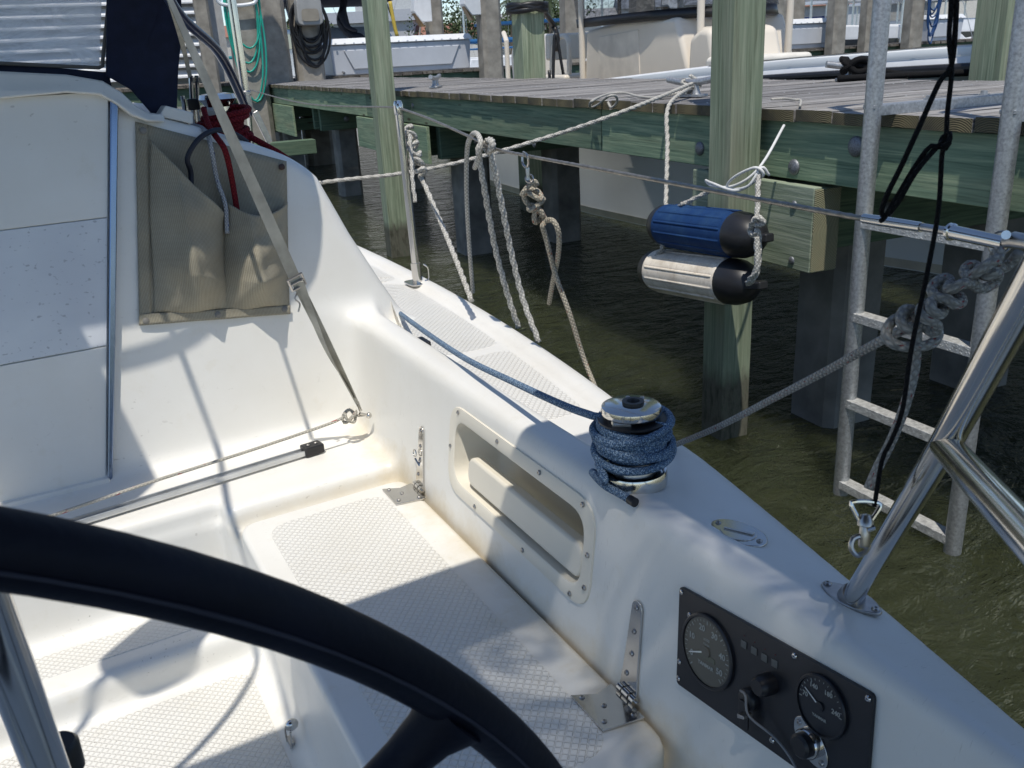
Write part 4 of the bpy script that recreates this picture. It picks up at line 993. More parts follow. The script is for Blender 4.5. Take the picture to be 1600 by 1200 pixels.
# ---- lines hung on the lifeline (about its middle)
def bight(u0, v0, pts_l, pts_r, off=.012):
    return pts_l, pts_r
def L_(u, v, off=0): return UL(u, v, off-.00045*max(0, v-250))
G1 = 'dock lines hung over the lifeline'
rope('hanging_rope', [L_(739, 457, -.02), L_(733, 380, -.02), L_(729, 300, -.022), L_(730, 235, -.025), L_(737, 212, -.015), L_(745, 209, 0), L_(751, 222, .014), L_(748, 245, .016), L_(742, 262, .01)], .0068, ROPEW, 'smooth white braid with a long loose end, leftmost of the lines over the lifeline', 'rope', group=G1, n=10)
rope('hanging_rope', [L_(842, 535, -.015), L_(818, 470, -.02), L_(800, 400, -.02), L_(780, 300, -.02), L_(768, 245, -.02), L_(760, 228, -.012), L_(752, 226, .004), L_(748, 240, .014), L_(756, 290, .014), L_(772, 380, .012), L_(790, 450, .01), L_(810, 512, .0)], .0072, ROPEW, 'white twisted rope doubled over the lifeline, both falls slanting to the deck edge', 'rope', group=G1, lobes=3, lay=.04, n=15)
rope('hanging_rope', [L_(765, 236, .014), L_(770, 224, .012), L_(764, 219, -.01), L_(757, 226, -.016), L_(762, 236, -.012), L_(772, 232, 0)], .0070, ROPEW, 'short white hitch binding the doubled rope to the wire', 'rope', group=G1, lobes=3, lay=.04, n=15)
# line knotted round the stanchion
sx = STTOP-ax_*.05
k0 = [Ud(634, 196+k*4.5, sx_d) for k, sx_d in enumerate([3.02]*20)]
kk = []
for i in range(60):
    t = i/59; a = t*2*math.pi*5.2; base = Ud(636+20*t, 200+72*t, 3.0); kk.append(base+A3(.020*math.cos(a), .016*math.sin(a), .008*math.sin(a*1.7)))
rope('knotted_line', kk+[Ud(665, 292, 3.0), Ud(690, 350, 2.9), Ud(715, 412, 2.75), Ud(737, 470, 2.62)], .0070, ROPEW, 'white twisted line knotted in a long chain against the steel stanchion', 'rope', lobes=3, lay=.04, n=15)
rope('line_tail', [Ud(640, 210, 2.98), Ud(643, 250, 2.97), Ud(645, 285, 2.96), Ud(649, 316, 2.96)], .0062, ROPEW, 'short loose white tail hanging beside the stanchion', 'rope', lobes=3, lay=.04, n=12)
# shackle and tan line
SH = thing('snap_shackle', 'dark worn snap shackle clipped on the lifeline above a tan knotted line', 'shackle', L_(820, 245))
MB().tube(smooth_path([L_(818, 238, -.006), L_(823, 242, .008), L_(826, 252, .006), L_(823, 262, 0), L_(817, 256, -.006), L_(816, 245, -.01)], .004), .003, 7).build('clip_hook', STEELR, SH, smooth=True)
MB().lathe(L_(824, 260), (0, 0, -1), [(.004, 0), (.0055, .006), (.0045, .022), (.006, .03)], 10).build('swivel', STEELR, SH, smooth=True)
cq = L_(827, 279)
MB().tube([cq+RGT*.009*math.cos(t)+UPV*.009*math.sin(t) for t in th], .002, 6, closed=True).build('ring', STEELR, SH, smooth=True)
kk = []
for i in range(70):
    t = i/69; a = t*2*math.pi*4.2; base = L_(827+18*t, 290+58*t); kk.append(base+RGT*(.016+.006*math.sin(5*t))*math.cos(a)-FWD*.012*math.sin(a)+UPV*.010*math.sin(a*1.6))
rope('tan_line', [L_(826, 282)]+kk+[L_(853, 372), L_(868, 430), L_(890, 490), L_(912, 560), L_(930, 605, .02)], .0062, ROPET, 'tan flecked line knotted under the shackle and slanting down past the deck edge', 'rope')
rope('tan_tail', [L_(850, 345, -.01), L_(864, 345, -.012), L_(873, 365, -.012), L_(872, 400, -.012), L_(864, 440, -.012), L_(858, 474, -.012)], .0062, ROPET, 'loose frayed tail of the tan knotted line', 'rope')

# ---- big flecked rope knotted below the turnbuckle, running forward outside the hull
def chain(p0, p1, n, amp, r_, turns):
    out = []
    d = nrm(p1-p0); a1 = nrm(np.cross(d, FWD)); a2 = np.cross(d, a1); L = np.linalg.norm(p1-p0)
    for i in range(n):
        t = i/(n-1); a = 2*math.pi*turns*t
        out.append(p0+d*(L*t+.014*math.sin(2*a))+a1*amp*math.cos(a)*(1-.1*math.sin(3*a))+a2*amp*.7*math.sin(a))
    return out
kA = Ud(1592, 392, .86); kB = Ud(1425, 512, .90)
_k = [(1540,375,.86),(1480,450,.87),(1400,520,.875),(1310,480,.87),(1300,390,.86),(1340,350,.85),(1330,420,.845),(1240,480,.84),(1120,560,.843),(1030,620,.86),(980,560,.872),(1030,495,.874),(1110,510,.872),(1150,580,.862),(1230,610,.848),(1300,570,.85),(1330,610,.865),(1270,700,.87),(1150,740,.868),(1050,690,.855),(960,690,.842),(860,740,.84),(810,740,.85),(830,670,.868),(790,630,.872),(690,670,.868),(640,760,.862),(700,830,.852),(800,850,.844),(880,905,.842),(950,880,.852),(920,820,.868),(800,800,.874),(710,850,.866),(640,880,.852),(640,970,.844),(720,1010,.846),(760,950,.86),(690,880,.873),(580,900,.868),(520,970,.856),(570,1050,.846),(660,1090,.848),(700,1150,.856)]
big = [Ud(1360+a/6.667, 340+b/6.667, d) for a, b, d in _k]
loop = [Ud(*p) for p in ((1458, 520, .862), (1440, 505, .87), (1428, 486, .875), (1414, 484, .872), (1407, 498, .864), (1414, 512, .858), (1430, 514, .862), (1436, 498, .874), (1420, 494, .882), (1400, 498, .878), (1388, 510, .872), (1385, 526, .868), (1398, 538, .866), (1425, 542, .868), (1455, 537, .872), (1466, 520, .878), (1452, 507, .886), (1432, 508, .894), (1408, 517, .90))]
rope('mooring_line', big+loop+[Ud(1375, 533, .94), Ud(1290, 580, 1.10), Ud(1200, 627, 1.27), Ud(1120, 668, 1.46), Ud(1050, 697, 1.68), Ud(1000, 716, 1.86)], .0052, ROPEG, 'grey flecked mooring line tied in a chain of knots under the turnbuckle', 'rope', n=14, step=.003)
rope('mooring_tail', [Ud(1450, 480, .88), Ud(1436, 498, .87), Ud(1432, 530, .87), Ud(1428, 580, .88), Ud(1412, 640, .90), Ud(1392, 690, .92), Ud(1372, 730, .93), Ud(1357, 764, .93)], .0052, ROPEG, 'loose frayed tail of the grey flecked line hanging over the water', 'rope', n=12)
# ---- thin black cord and shackle
rope('black_line', [Ud(1482, -60, .80), Ud(1486, 0, .80), Ud(1483, 60, .80), Ud(1487, 110, .80), Ud(1480, 180, .80), Ud(1478, 222, .80), Ud(1472, 240, .81), Ud(1466, 330, .82), Ud(1448, 430, .83), Ud(1425, 540, .84), Ud(1410, 640, .85), Ud(1392, 690, .86), Ud(1378, 720, .865), Ud(1366, 792, .87)], .0022, BLACKR, 'thin black cord hanging from above down to the steel snap shackle', 'cord', n=8)
rope('black_line', [Ud(1495, -60, .80), Ud(1494, 20, .80), Ud(1487, 100, .80), Ud(1468, 128, .80), Ud(1440, 190, .80), Ud(1408, 260, .81), Ud(1388, 300, .81), Ud(1377, 330, .82), Ud(1384, 337, .82), Ud(1402, 318, .81), Ud(1430, 270, .80), Ud(1462, 232, .80), Ud(1474, 222, .80), Ud(1481, 210, .8)], .0024, BLACKR, 'black cord with a long loop beside the ladder and a knot at its middle', 'cord', n=8)
rope('black_line', [Ud(1474, 214, .80), Ud(1484, 208, .795), Ud(1482, 224, .79), Ud(1470, 228, .80), Ud(1473, 214, .805), Ud(1483, 216, .8), Ud(1478, 232, .80), Ud(1455, 228, .80), Ud(1430, 260, .81), Ud(1400, 310, .82), Ud(1382, 340, .83), Ud(1376, 345, .83)], .0024, BLACKR, 'short black cord knotted around the other two and trailing left', 'cord', n=8)
shc = Ud(1352, 800, .87)
SS = thing('snap_shackle', 'shiny steel swivel snap shackle hanging on black cord beside the stern rail', 'shackle', shc)
MB().tube(smooth_path([Ud(1342, 812, .87), Ud(1330, 788, .87), Ud(1334, 784, .87), Ud(1352, 783, .87), Ud(1372, 786, .87), Ud(1375, 792, .87), Ud(1362, 812, .87)], .003), .0022, 8).build('bail', STEEL, SS, smooth=True)
MB().lathe(Ud(1353, 804, .87), Ud(1350, 850, .87)-Ud(1353, 804, .87), [(1e-6, -.001), (.005, 0), (.006, .003), (.0075, .007), (.0075, .011), (.005, .012), (.0055, .03), (.004, .032)], 16).build('swivel', STEELR, SS, smooth=True, angle=40)
MB().tube(smooth_path([Ud(1343, 838, .87), Ud(1333, 842, .87), Ud(1330, 856, .87), Ud(1340, 868, .87), Ud(1352, 862, .87), Ud(1358, 850, .87)], .003), .0028, 8).build('jaw', STEELR, SS, smooth=True)
MB().cyl(Ud(1354, 828, .865), Ud(1366, 824, .865), .003, n=10).build('pull_pin', STEEL, SS, smooth=True)
# ---- unseen tackle shape under the boom end, added to cast the footwell shadow
ms = thing('tackle_shadow_caster', 'unseen tackle shape added under the boom end to cast a shadow into the footwell', 'shadow caster', (-.20, 1.35, 2.25))
MB().prism(fillet([(-.32, 1.35, 2.1), (-.36, 1.35, 1.9), (-.26, 1.35, 1.72), (-.14, 1.35, 1.76), (-.11, 1.35, 2.0), (-.16, 1.35, 2.25), (-.28, 1.35, 2.3)], .05, 4), (.0, .05, 0)).build('block', BLACKP, ms, bevel=.01)  # block outline added only for the shadow it throws
MB().tube(smooth_path([A3(-.2, 1.3, 2.2), A3(-.42, 1.28, 2.0), A3(-.46, 1.2, 1.8), A3(-.3, 1.1, 1.66), A3(-.12, 1.2, 1.7), A3(-.05, 1.3, 1.95), A3(-.15, 1.35, 2.2)], .03), .008, 8).build('shadow_loop', ROPEW, ms, smooth='all')

# ================================================================== WATER
def water_mat():
    mt, nt, p = new_mat('harbour_water')
    v = coords(nt, scale=(1, 1.7, 1), rot=(0, 0, rad(20)))
    f = noise(nt, coords(nt), .5, 4, .6)
    nt.links.new(ramp(nt, f, [(.3, (.030, .036, .017)), (.7, (.046, .052, .025))]), p.inputs['Base Color'])
    p.inputs['Roughness'].default_value = .045; p.inputs['IOR'].default_value = 1.33
    n1 = noise(nt, v, 2.6, 5, .55, .8); n2 = noise(nt, v, 9, 4, .6, .5); n3 = noise(nt, v, 34, 3, .5)
    b = bump(nt, n1, 1.0, .25); b = bump(nt, n2, 1.0, .060, b); b = bump(nt, n3, .4, .005, b)
    nt.links.new(b, p.inputs['Normal'])
    p.subsurface_method = 'BURLEY'; p.inputs['Subsurface Weight'].default_value = 1.0; p.inputs['Subsurface Radius'].default_value = (1, 1, .8); p.inputs['Subsurface Scale'].default_value = .55
    tr = node(nt, 'ShaderNodeBsdfTransparent'); tr.inputs[0].default_value = (.52, .55, .36, 1)
    mx = node(nt, 'ShaderNodeMixShader'); fr = node(nt, 'ShaderNodeFresnel'); fr.inputs[0].default_value = 1.33
    inv = node(nt, 'ShaderNodeMapRange', inp={1: 0, 2: .5, 3: .13, 4: 0}); nt.links.new(fr.outputs[0], inv.inputs[0])
    nt.links.new(inv.outputs[0], mx.inputs[0]); nt.links.new(p.outputs[0], mx.inputs[1]); nt.links.new(tr.outputs[0], mx.inputs[2])
    nt.links.new(mx.outputs[0], nt.nodes['Material Output'].inputs[0])
    return mt
wm = MB().add([(-1500, -1500, 0), (2500, -1500, 0), (2500, 4000, 0), (-1500, 4000, 0)], [(0, 1, 2, 3)]).build('water', water_mat()); wm['kind'] = 'structure'
sbm = plain('silt', (.05, .048, .03), .95, 0, .5, 1.2)
sbd = MB().add([(-1500, -1500, -1.5), (2500, -1500, -1.5), (2500, 4000, -1.5), (-1500, 4000, -1.5)], [(0, 1, 2, 3)]).build('seabed', sbm); sbd['kind'] = 'structure'

# ================================================================== FINGER DOCK
ROT = -AZ
DZ = 1.355
DOCK = thing('finger_dock', 'weathered plank finger dock on green treated stringers, running across behind the cockpit', 'dock', DK(2.35, 1.0, 0), ROT)
D0, D1 = 2.345, 4.12
def dwood_mesh(w, n):
    """deck board lying along local x (across the dock); long faces deck wood, ends end grain"""
    L = D1-D0; t = .042
    bm = bmesh.new(); segs = 4
    jit = [(random.uniform(-.004, .004), random.uniform(-.002, .002)) for _ in range(segs+1)]
    rings = []
    for i in range(segs+1):
        x = L*i/segs; dy, dz = jit[i]
        sx_ = random.uniform(-.0015, .0015) if i in (0, segs) else 0
        rings.append([bm.verts.new((x+sx_, -w/2+dy, -t)), bm.verts.new((x+sx_, w/2+dy*.3, -t)), bm.verts.new((x+sx_, w/2+dy*.3, dz)), bm.verts.new((x+sx_, -w/2+dy, dz+random.uniform(-.002, .002)))])
    for i in range(segs):
        a, b = rings[i], rings[i+1]
        for k in range(4):
            f = bm.faces.new((a[k], b[k], b[(k+1) % 4], a[(k+1) % 4]))
    f1 = bm.faces.new(rings[0]); f2 = bm.faces.new(rings[-1][::-1]); f1.material_index = 1; f2.material_index = 1
    bmesh.ops.bevel(bm, geom=[e for e in bm.edges if len(e.link_faces) == 2 and e.calc_face_angle(0) > .8], offset=.004, segments=1, affect='EDGES', profile=.6)
    bmesh.ops.recalc_face_normals(bm, faces=bm.faces)
    me = bpy.data.meshes.new('plank'); bm.to_mesh(me); bm.free(); me.materials.append(DECKW); me.materials.append(ENDG)
    return me
WPL = .184
PM_ = [dwood_mesh(WPL, k) for k in range(6)]
q = -1.2; k = 0
while q < 15.9:
    o = bpy.data.objects.new('plank', PM_[k % 6] if random.random() < .7 else random.choice(PM_)); COL.objects.link(o); o.parent = DOCK
    o.location = (D0-2.35+random.uniform(-.0025, .002), q-1.0, DZ+random.uniform(-.003, .003)); o.rotation_euler = (0, 0, random.uniform(-.004, .004))
    q += WPL+random.choice((.005, .007, .009, .016)); k += 1
# nail heads down the boards, too small to pick apart
nb = MB(); q = -1.0
for i in range(85):
    for d in (D0+.07, D0+.72, D0+1.42, D1-.09):
        for s_ in (-.04, .045): nb.lathe(DK(d+random.uniform(-.012, .012), -1.2+i*.1935+s_, DZ+.0015), (0, 0, 1), [(.004, 0), (.0035, .0022), (1e-6, .0024)], 6)
nb.build('nail_heads', plain('nail_zinc', (.55, .55, .53), .5, .5), DOCK, kind='stuff')
def beam(d0, d1, q0, q1, z0, z1, mat, name='stringer', parent=None, bev=.004, endm=None):
    return MB().dbox(d0, d1, q0, q1, z0, z1).build(name, mat, parent or DOCK, bevel=bev)
for d in (2.368, 3.15, 4.03):
    for q0, q1 in ((-1.2, 4.25), (4.258, 8.9), (8.908, 12.9), (12.908, 15.9)):
        beam(d, d+.045, q0, q1, 1.098, 1.312-.001, GREEN1)
BENTS = (2.90, 7.25, 11.6, 15.2)
bolt = plain('galvanised_bolt', (.22, .23, .25), .55, .7, .35, 200, bs=.6, bd=.001, bscale=300)
def bolthead(p, nrm_, r, parent, name='bolt'):
    MB().lathe(p, nrm_, [(r, 0), (r*1.0, r*.12), (r*.8, r*.32), (r*.4, r*.45), (1e-6, r*.48)], 16).build(name, bolt, parent, smooth=True, angle=50)
for qb in BENTS:
    for sgn in (-1, 1):
        qq = qb+sgn*.185
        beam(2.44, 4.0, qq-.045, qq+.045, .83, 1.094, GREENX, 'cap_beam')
    for d in (2.62, 3.30): bolthead(DK(d+.14, qb-.232, .95), -EQ, .034, DOCK)
for u, v in ((1094, 232), (1241, 261), (1338, 229)): bolthead(Udk(u, v, 2.367), -ED, .030 if u != 1338 else .036, DOCK)
for u, v in ((645, 165), (835, 225)): bolthead(Udk(u, v, 2.367), -ED, .022, DOCK)
# block behind the near pile and its pair
def Uzr(a): return a
BK = MB().dbox(2.335, 2.376, 2.61, 3.38, .765, 1.085); BK.build('pile_block', [wood('pale_green_block', [(.14, .18, .12), (.27, .32, .24), (.40, .44, .34)], 1, bs=.7)], DOCK, bevel=.005)
beam(2.376, 2.46, 2.61, 3.38, .765, 1.08, MATS['pale_green_block'], 'pile_block')
MB().dbox(2.337, 2.458, 2.603, 2.609, .770, 1.078).build('block_end', ENDG2, DOCK, bevel=.002)
for u, v in ((1241, 320), (1237, 407)):
    bolthead(Udk(u, v, 2.334), -ED, .016, DOCK)
_qa = todk(Udk(668, 225, 2.34))[1]; _qb = todk(Udk(560, 215, 2.34))[1]; beam(2.338, 2.366, _qa, _qb, .80, 1.09, GREEN1, 'pile_block')
_qa = todk(Udk(458, 185, 2.34))[1]; _qb = todk(Udk(424, 185, 2.34))[1]; beam(2.338, 2.366, _qa, _qb, .70, 1.09, GREEN1, 'pile_block')
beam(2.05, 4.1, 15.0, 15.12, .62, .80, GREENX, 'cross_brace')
_b0, _b1 = Uq(395, 232, 11.0), Uq(492, 232, 11.0)
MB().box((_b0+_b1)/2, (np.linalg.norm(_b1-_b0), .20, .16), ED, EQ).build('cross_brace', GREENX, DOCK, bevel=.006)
for u, v in ((617, 212), (619, 245)): bolthead(Udk(u, v, 2.337), -ED, .022, DOCK)
# cleats
def cleat(p, s, ang, label, group='dock cleats'):
    x = A3(math.cos(ang), math.sin(ang), 0); y = np.cross((0, 0, 1), x); p = np.array(p)
    t = thing('dock_cleat', label, 'cleat', p, 0, group)
    mb = MB().box(p+A3(0, 0, .006*s), (.15*s, .06*s, .012*s), x, y); mb.build('cleat_base', GALV, t, bevel=.003)
    for k in (-1, 1): MB().lathe(p+x*.035*s*k+A3(0, 0, .01*s), A3(*(x*-.1*k))+A3(0, 0, 1), [(.020*s, 0), (.013*s, .02*s), (.013*s, .05*s)], 12).build('cleat_leg', GALV, t, smooth=True)
    MB().tube(smooth_path([p-x*.125*s+A3(0, 0, .072*s), p-x*.06*s+A3(0, 0, .062*s), p+A3(0, 0, .060*s), p+x*.06*s+A3(0, 0, .062*s), p+x*.125*s+A3(0, 0, .072*s)], .01), [.012*s]*1 and .014*s, 12).build('cleat_horn', GALV, t, smooth=True)
    return t
cA = Uz(1070, 152, DZ+.002); cA = DK(todk(cA)[0]+.03, todk(cA)[1], DZ+.002)
angq = math.atan2(ED[1]*.75-EQ[1]*.0, ED[0]*.9)
cleat(cA, 1.15, math.atan2(-EQ[1], -EQ[0])+.25, 'grey dock cleat by the near pile with white dock line wrapped over it')
cB = Uz(681, 137, DZ+.002); cleat(cB, 1.3, rad(50), 'bare grey dock cleat at the dock edge left of the white line')
cC = Uz(541, 121, DZ+.002); cleat(cC, 1.3, rad(50), 'small bare cleat furthest away, beside the slender pile')
cD = Udk(1335, 126, 4.02); cD[2] = DZ+.002; cleat(cD, 1.35, math.atan2(RGT[1], RGT[0]), 'grey cleat wrapped in black rope at the far edge of the dock')
# white twisted line: cleat to the boat's bow, and down to the fenders
ct = cA+A3(0, 0, .05)
wrp = [ct+A3(.045*math.cos(a), .03*math.sin(a), .028*math.sin(a*.5+1)) for a in np.linspace(0, 4*math.pi, 26)]
pe = Ud(300, 322, 4.3)
rope('dock_line', [Ud(180, 345, 4.4), pe, Ud(490, 287, 4.12), Ud(620, 272, 4.0), Ud(720, 253, 3.92), Ud(860, 213, 3.8), Ud(980, 172, 3.7), ct+A3(-.05, -.05, .01)]+wrp+[ct+A3(0, 0, .05), ct+A3(.05, -.02, .0), ct+A3(-.02, .05, -.01)], .0078, ROPEW, 'long white twisted dock line stretched from the near cleat across to the boat', 'rope', lobes=3, lay=.05, n=12, step=.01)
zc_ = DZ+.010
rope('dock_line_tail', [ct+A3(-.03, .0, -.02), Uz(1030, 152, zc_), Uz(1000, 151, zc_), Uz(975, 145, zc_+.01), Uz(950, 147, zc_+.01), Uz(925, 158, zc_+.01), Udk(923, 168, 2.32), Udk(935, 163, 2.32), Uz(950, 151, zc_+.02), Uz(962, 150, zc_+.02), Udk(964, 160, 2.31), Udk(955, 168, 2.31), Udk(950, 160, 2.315)], .0062, ROPEW, 'loose white rope end curling over the dock edge left of the cleat', 'rope', step=.01)
rope('stray_cord', [Uz(1205, 155, zc_), Uz(1225, 154, zc_), Uz(1243, 156, zc_), Uz(1251, 157, zc_), Uz(1250, 166, zc_)], .005, ROPEW, 'short bent white cord lying on the planks right of the near pile', 'rope')

# ---- fenders
FEND = []
rubber = plain('black_rubber', (.016, .016, .018), .4, 0, .2, 12, bs=.12, bd=.002, bscale=40)
def weathered(name, base, dirt, amt):
    mt, nt, p = new_mat(name); v = coords(nt, scale=(1, 1, 1))
    f = noise(nt, v, 9, 7, .7); g = noise(nt, coords(nt, scale=(3, 3, 30)), 6, 4)
    c = mixc(nt, ramp(nt, f, [(.45, (0, 0, 0)), (.7, (amt, amt, amt))]), base, dirt); c = mixc(nt, .4, c, ramp(nt, noise(nt, v, 60, 6, .8), [(.35, (.6, .55, .48)), (.55, (1, 1, 1))]), 'MULTIPLY')
    nt.links.new(c, p.inputs['Base Color']); p.inputs['Roughness'].default_value = .72; p.inputs['Specular IOR Level'].default_value = .25
    nt.links.new(bump(nt, f, .15, .001), p.inputs['Normal']); return mt
def fender(p0, p1, r, mat, label):
    p0 = np.array(p0); p1 = np.array(p1); ax = nrm(p1-p0); L = np.linalg.norm(p1-p0)
    t = thing('fender', label, 'fender', (p0+p1)/2, 0, 'fenders hung on the near pile')
    # ribbed body
    n = 144; s1 = nrm(np.cross(ax, (0, 0, 1))); s2 = np.cross(ax, s1); vs = []
    prof = [(0, .90), (.012, .985), (.03, 1), (.97, 1), (.988, .985), (1, .90)]
    body = [0.14+.66*a for a in (0, .015, .04, .06, .5, .94, .96, .985, 1)]
    rs = [.97, 1, 1, 1, 1, 1, 1, 1, .97]; rib = [0, 0, 0, 1, 1, 1, 0, 0, 0]
    for h, q_, rb in zip(body, rs, rib):
        for k in range(n):
            a = 2*math.pi*k/n; ph = (a*12/(2*math.pi)) % 1; w = r*q_*(1+(.045 if rb and .25 < ph < .5 else (-.02 if rb and (.17 < ph < .25 or .5 < ph < .58) else 0)))
            vs.append(p0+ax*h*L+s1*math.cos(a)*w+s2*math.sin(a)*w)
    m_ = len(body); fs = [(i*n+k, i*n+(k+1) % n, (i+1)*n+(k+1) % n, (i+1)*n+k) for i in range(m_-1) for k in range(n)]
    MB().add(vs, fs).build('body', mat, t, smooth=True, angle=28)
    for s_, c in ((1, p0+ax*.79*L), (-1, p0+ax*.15*L)):
        d = ax*s_; kk = .21*L if s_ > 0 else .15*L
        MB().lathe(c, d, [(r*.985, -.01), (r*1.0, 0), (r*.97, kk*.28), (r*.84, kk*.52), (r*.6, kk*.72), (r*.34, kk*.84), (1e-6, kk*.88)], 40).build('end_cap', rubber, t, smooth=True, angle=60)
        e = c+d*kk*.62
        MB().prism([e+s2*.016+s1*r*.55, e+s2*.016-s1*r*.3, e+d*kk*.55+s2*.012-s1*r*.22, e+d*kk*.55+s2*.012+s1*r*.22], -s2*.03).build('rope_eye', rubber, t, bevel=.006)
    return t
bF0, bF1 = Udk(1022, 349, 2.05), Udk(1196, 372, 2.05); wF0, wF1 = Udk(1008, 419, 2.05), Udk(1186, 446, 2.05)
fender(bF0, bF1, .085, weathered('blue_fender_vinyl', (.008, .040, .135), (.045, .11, .20), .4), 'scuffed blue ribbed fender with black ends, upper of the two on the pile')
fender(wF0, wF1, .088, weathered('white_fender_vinyl', (.80, .73, .62), (.42, .34, .25), .6), 'dirty white ribbed fender with black ends, hanging below the blue one')
LT = dict(lobes=3, lay=.042, n=12)
rope('fender_line', [ct+A3(-.02, -.03, 0), Udk(1045, 166, 2.31), Udk(1043, 230, 2.20), Udk(1041, 300, 2.10), Udk(1039, 330, 2.05), Udk(1030, 350, 2.02), Udk(1035, 385, 2.01), Udk(1025, 400, 2.01), Udk(1017, 425, 2.01), Udk(1020, 440, 2.03)], .0085, ROPEW, 'white twisted line dropping from the cleat to the left ends of the fenders', 'rope', **LT)
rope('fender_line', [Udk(1110, 298, 2.10), Udk(1075, 315, 2.06), Udk(1062, 322, 2.04), Udk(1058, 328, 2.06), Udk(1066, 318, 2.03)], .0075, ROPEW, 'short white rope from the pile to the top of the blue fender', 'rope', **LT)
rope('fender_line', [Udk(1186, 262, 2.05), Udk(1184, 300, 2.02), Udk(1183, 335, 2.0), Udk(1178, 345, 1.98), Udk(1184, 352, 1.97), Udk(1194, 348, 1.97), Udk(1186, 340, 1.96), Udk(1176, 348, 1.97), Udk(1172, 360, 1.98), Udk(1178, 368, 1.97), Udk(1184, 360, 1.97), Udk(1186, 385, 1.98), Udk(1184, 420, 1.98), Udk(1176, 438, 1.97), Udk(1168, 443, 1.98), Udk(1172, 436, 1.96), Udk(1182, 418, 1.96), Udk(1182, 370, 1.96)], .0085, ROPEW, 'white twisted line knotted at the right ends of both fenders', 'rope', **LT)
rope('pile_lashing', [Udk(1225, 196, 2.30), Udk(1195, 250, 2.12), Udk(1170, 278, 2.06), Udk(1140, 292, 2.04), Udk(1112, 290, 2.05), Udk(1103, 282, 2.12), Udk(1112, 286, 2.05), Udk(1150, 298, 2.02), Udk(1180, 283, 2.05), Udk(1193, 272, 2.05), Udk(1180, 262, 2.03), Udk(1150, 275, 2.02), Udk(1136, 290, 2.03), Udk(1145, 296, 2.03), Udk(1170, 290, 2.02), Udk(1190, 262, 2.05), Udk(1202, 274, 2.08)], .0052, plain('white_cord', (.68, .68, .66), .6, 0, .1, 30), 'thin white cord lashed in loops around the near pile above the fenders', 'rope', step=.008)

# ---- piles
def square_pile(name, d, q, s, z0, z1, mat, label, group, ch=.0, cat='pile', taper=0):
    c = DK(d, q, 0); t = []
    for z, ss in ((z0, s), (z1, s-taper)):
        h = ss/2; k = ch
        pts = [(-h+k, -h), (h-k, -h), (h, -h+k), (h, h-k), (h-k, h), (-h+k, h), (-h, h-k), (-h, -h+k)] if ch else [(-h, -h), (h, -h), (h, h), (-h, h)]
        t.append([(x, y, z) for x, y in pts])
    n = len(t[0]); mb = MB(); N = 8; vs = []
    for i in range(N+1):
        f = i/N; wob = (rng.random(2)-.5)*.004
        for a, b in zip(t[0], t[1]): vs.append((a[0]*(1-f)+b[0]*f+wob[0], a[1]*(1-f)+b[1]*f+wob[1], z0*(1-f)+z1*f))
    fs = [(i*n+k, i*n+(k+1) % n, (i+1)*n+(k+1) % n, (i+1)*n+k) for i in range(N) for k in range(n)]+[tuple(range(n))[::-1], tuple(N*n+k for k in range(n))]
    o = mb.add(vs, fs).build(name, mat, None, bevel=.006 if not ch else 0, smooth=True, angle=25)
    o.location = c; o.rotation_euler = (0, 0, ROT); o['label'] = label; o['category'] = cat; o['group'] = group
    return o
def pile_wood():
    """green pile timber that darkens with growth in the tidal band above the water"""
    mt = GREENZ.copy(); nt = mt.node_tree; p = nt.nodes['Principled BSDF']
    src = p.inputs['Base Color'].links[0].from_socket
    g = node(nt, 'ShaderNodeTexCoord'); sx_ = node(nt, 'ShaderNodeSeparateXYZ'); nt.links.new(g.outputs['Object'], sx_.inputs[0])
    f = noise(nt, coords(nt, scale=(1, 1, .3)), 30, 5, .7)
    ad = node(nt, 'ShaderNodeMath', operation='MULTIPLY_ADD'); ad.inputs[1].default_value = -.16; nt.links.new(f, ad.inputs[0]); nt.links.new(sx_.outputs[2], ad.inputs[2])
    slime = ramp(nt, f, [(.3, (.03, .032, .018)), (.55, (.13, .125, .095)), (.75, (.06, .085, .05))])
    mr = node(nt, 'ShaderNodeMapRange', inp={1: .16, 2: .24, 3: 1, 4: 0}); nt.links.new(ad.outputs[0], mr.inputs[0])
    nt.links.new(mixc(nt, mr.outputs[0], src, slime), p.inputs['Base Color']); return mt
PILEW = pile_wood()
GW = 'timber piles along the finger dock'
pc_ = todk(Udk(1145, 400, 2.20))
square_pile('timber_pile', 2.245, pc_[1]+.075, .142, -.9, 3.2, PILEW, 'green timber pile in front of the dock, carrying the blue and white fenders', GW)
p0_ = todk(Uz(612, 400, 0)); square_pile('timber_pile', p0_[0]+.06, p0_[1]+.0, .165, -.9, 4.2, PILEW, 'slender green timber pile standing in the water left of the steel stanchion', GW)
a_ = todk(Uz(1541, 120, DZ)); square_pile('timber_pile', a_[0]+.08, a_[1], .20, -.9, 3.6, PILEW, 'thick green timber pile beyond the ladder, at the far dock edge', GW)
a_ = todk(Uz(828, 122, DZ)); square_pile('timber_pile', a_[0], a_[1], .25, -.9, 4.4, PILEW, 'green timber pile with black hose round it, beside the cream motorboat console', GW)
P4 = DK(a_[0], a_[1], 0)
GC = 'concrete piles under the finger dock'
names = ['nearest the ladder', 'at the middle of the dock, behind the hanging lines', 'toward the far end of the dock', 'at the dock end by the walkway']
for i, qb in enumerate(BENTS):
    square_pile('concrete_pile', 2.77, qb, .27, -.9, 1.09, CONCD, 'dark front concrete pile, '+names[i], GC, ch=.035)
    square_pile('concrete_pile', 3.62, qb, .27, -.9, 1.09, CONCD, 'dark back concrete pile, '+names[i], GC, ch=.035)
square_pile('timber_pile', 4.35, 2.2, .2, -.9, 1.3, PILEW, 'short dark timber pile in shade beyond the ladder rungs', GW)
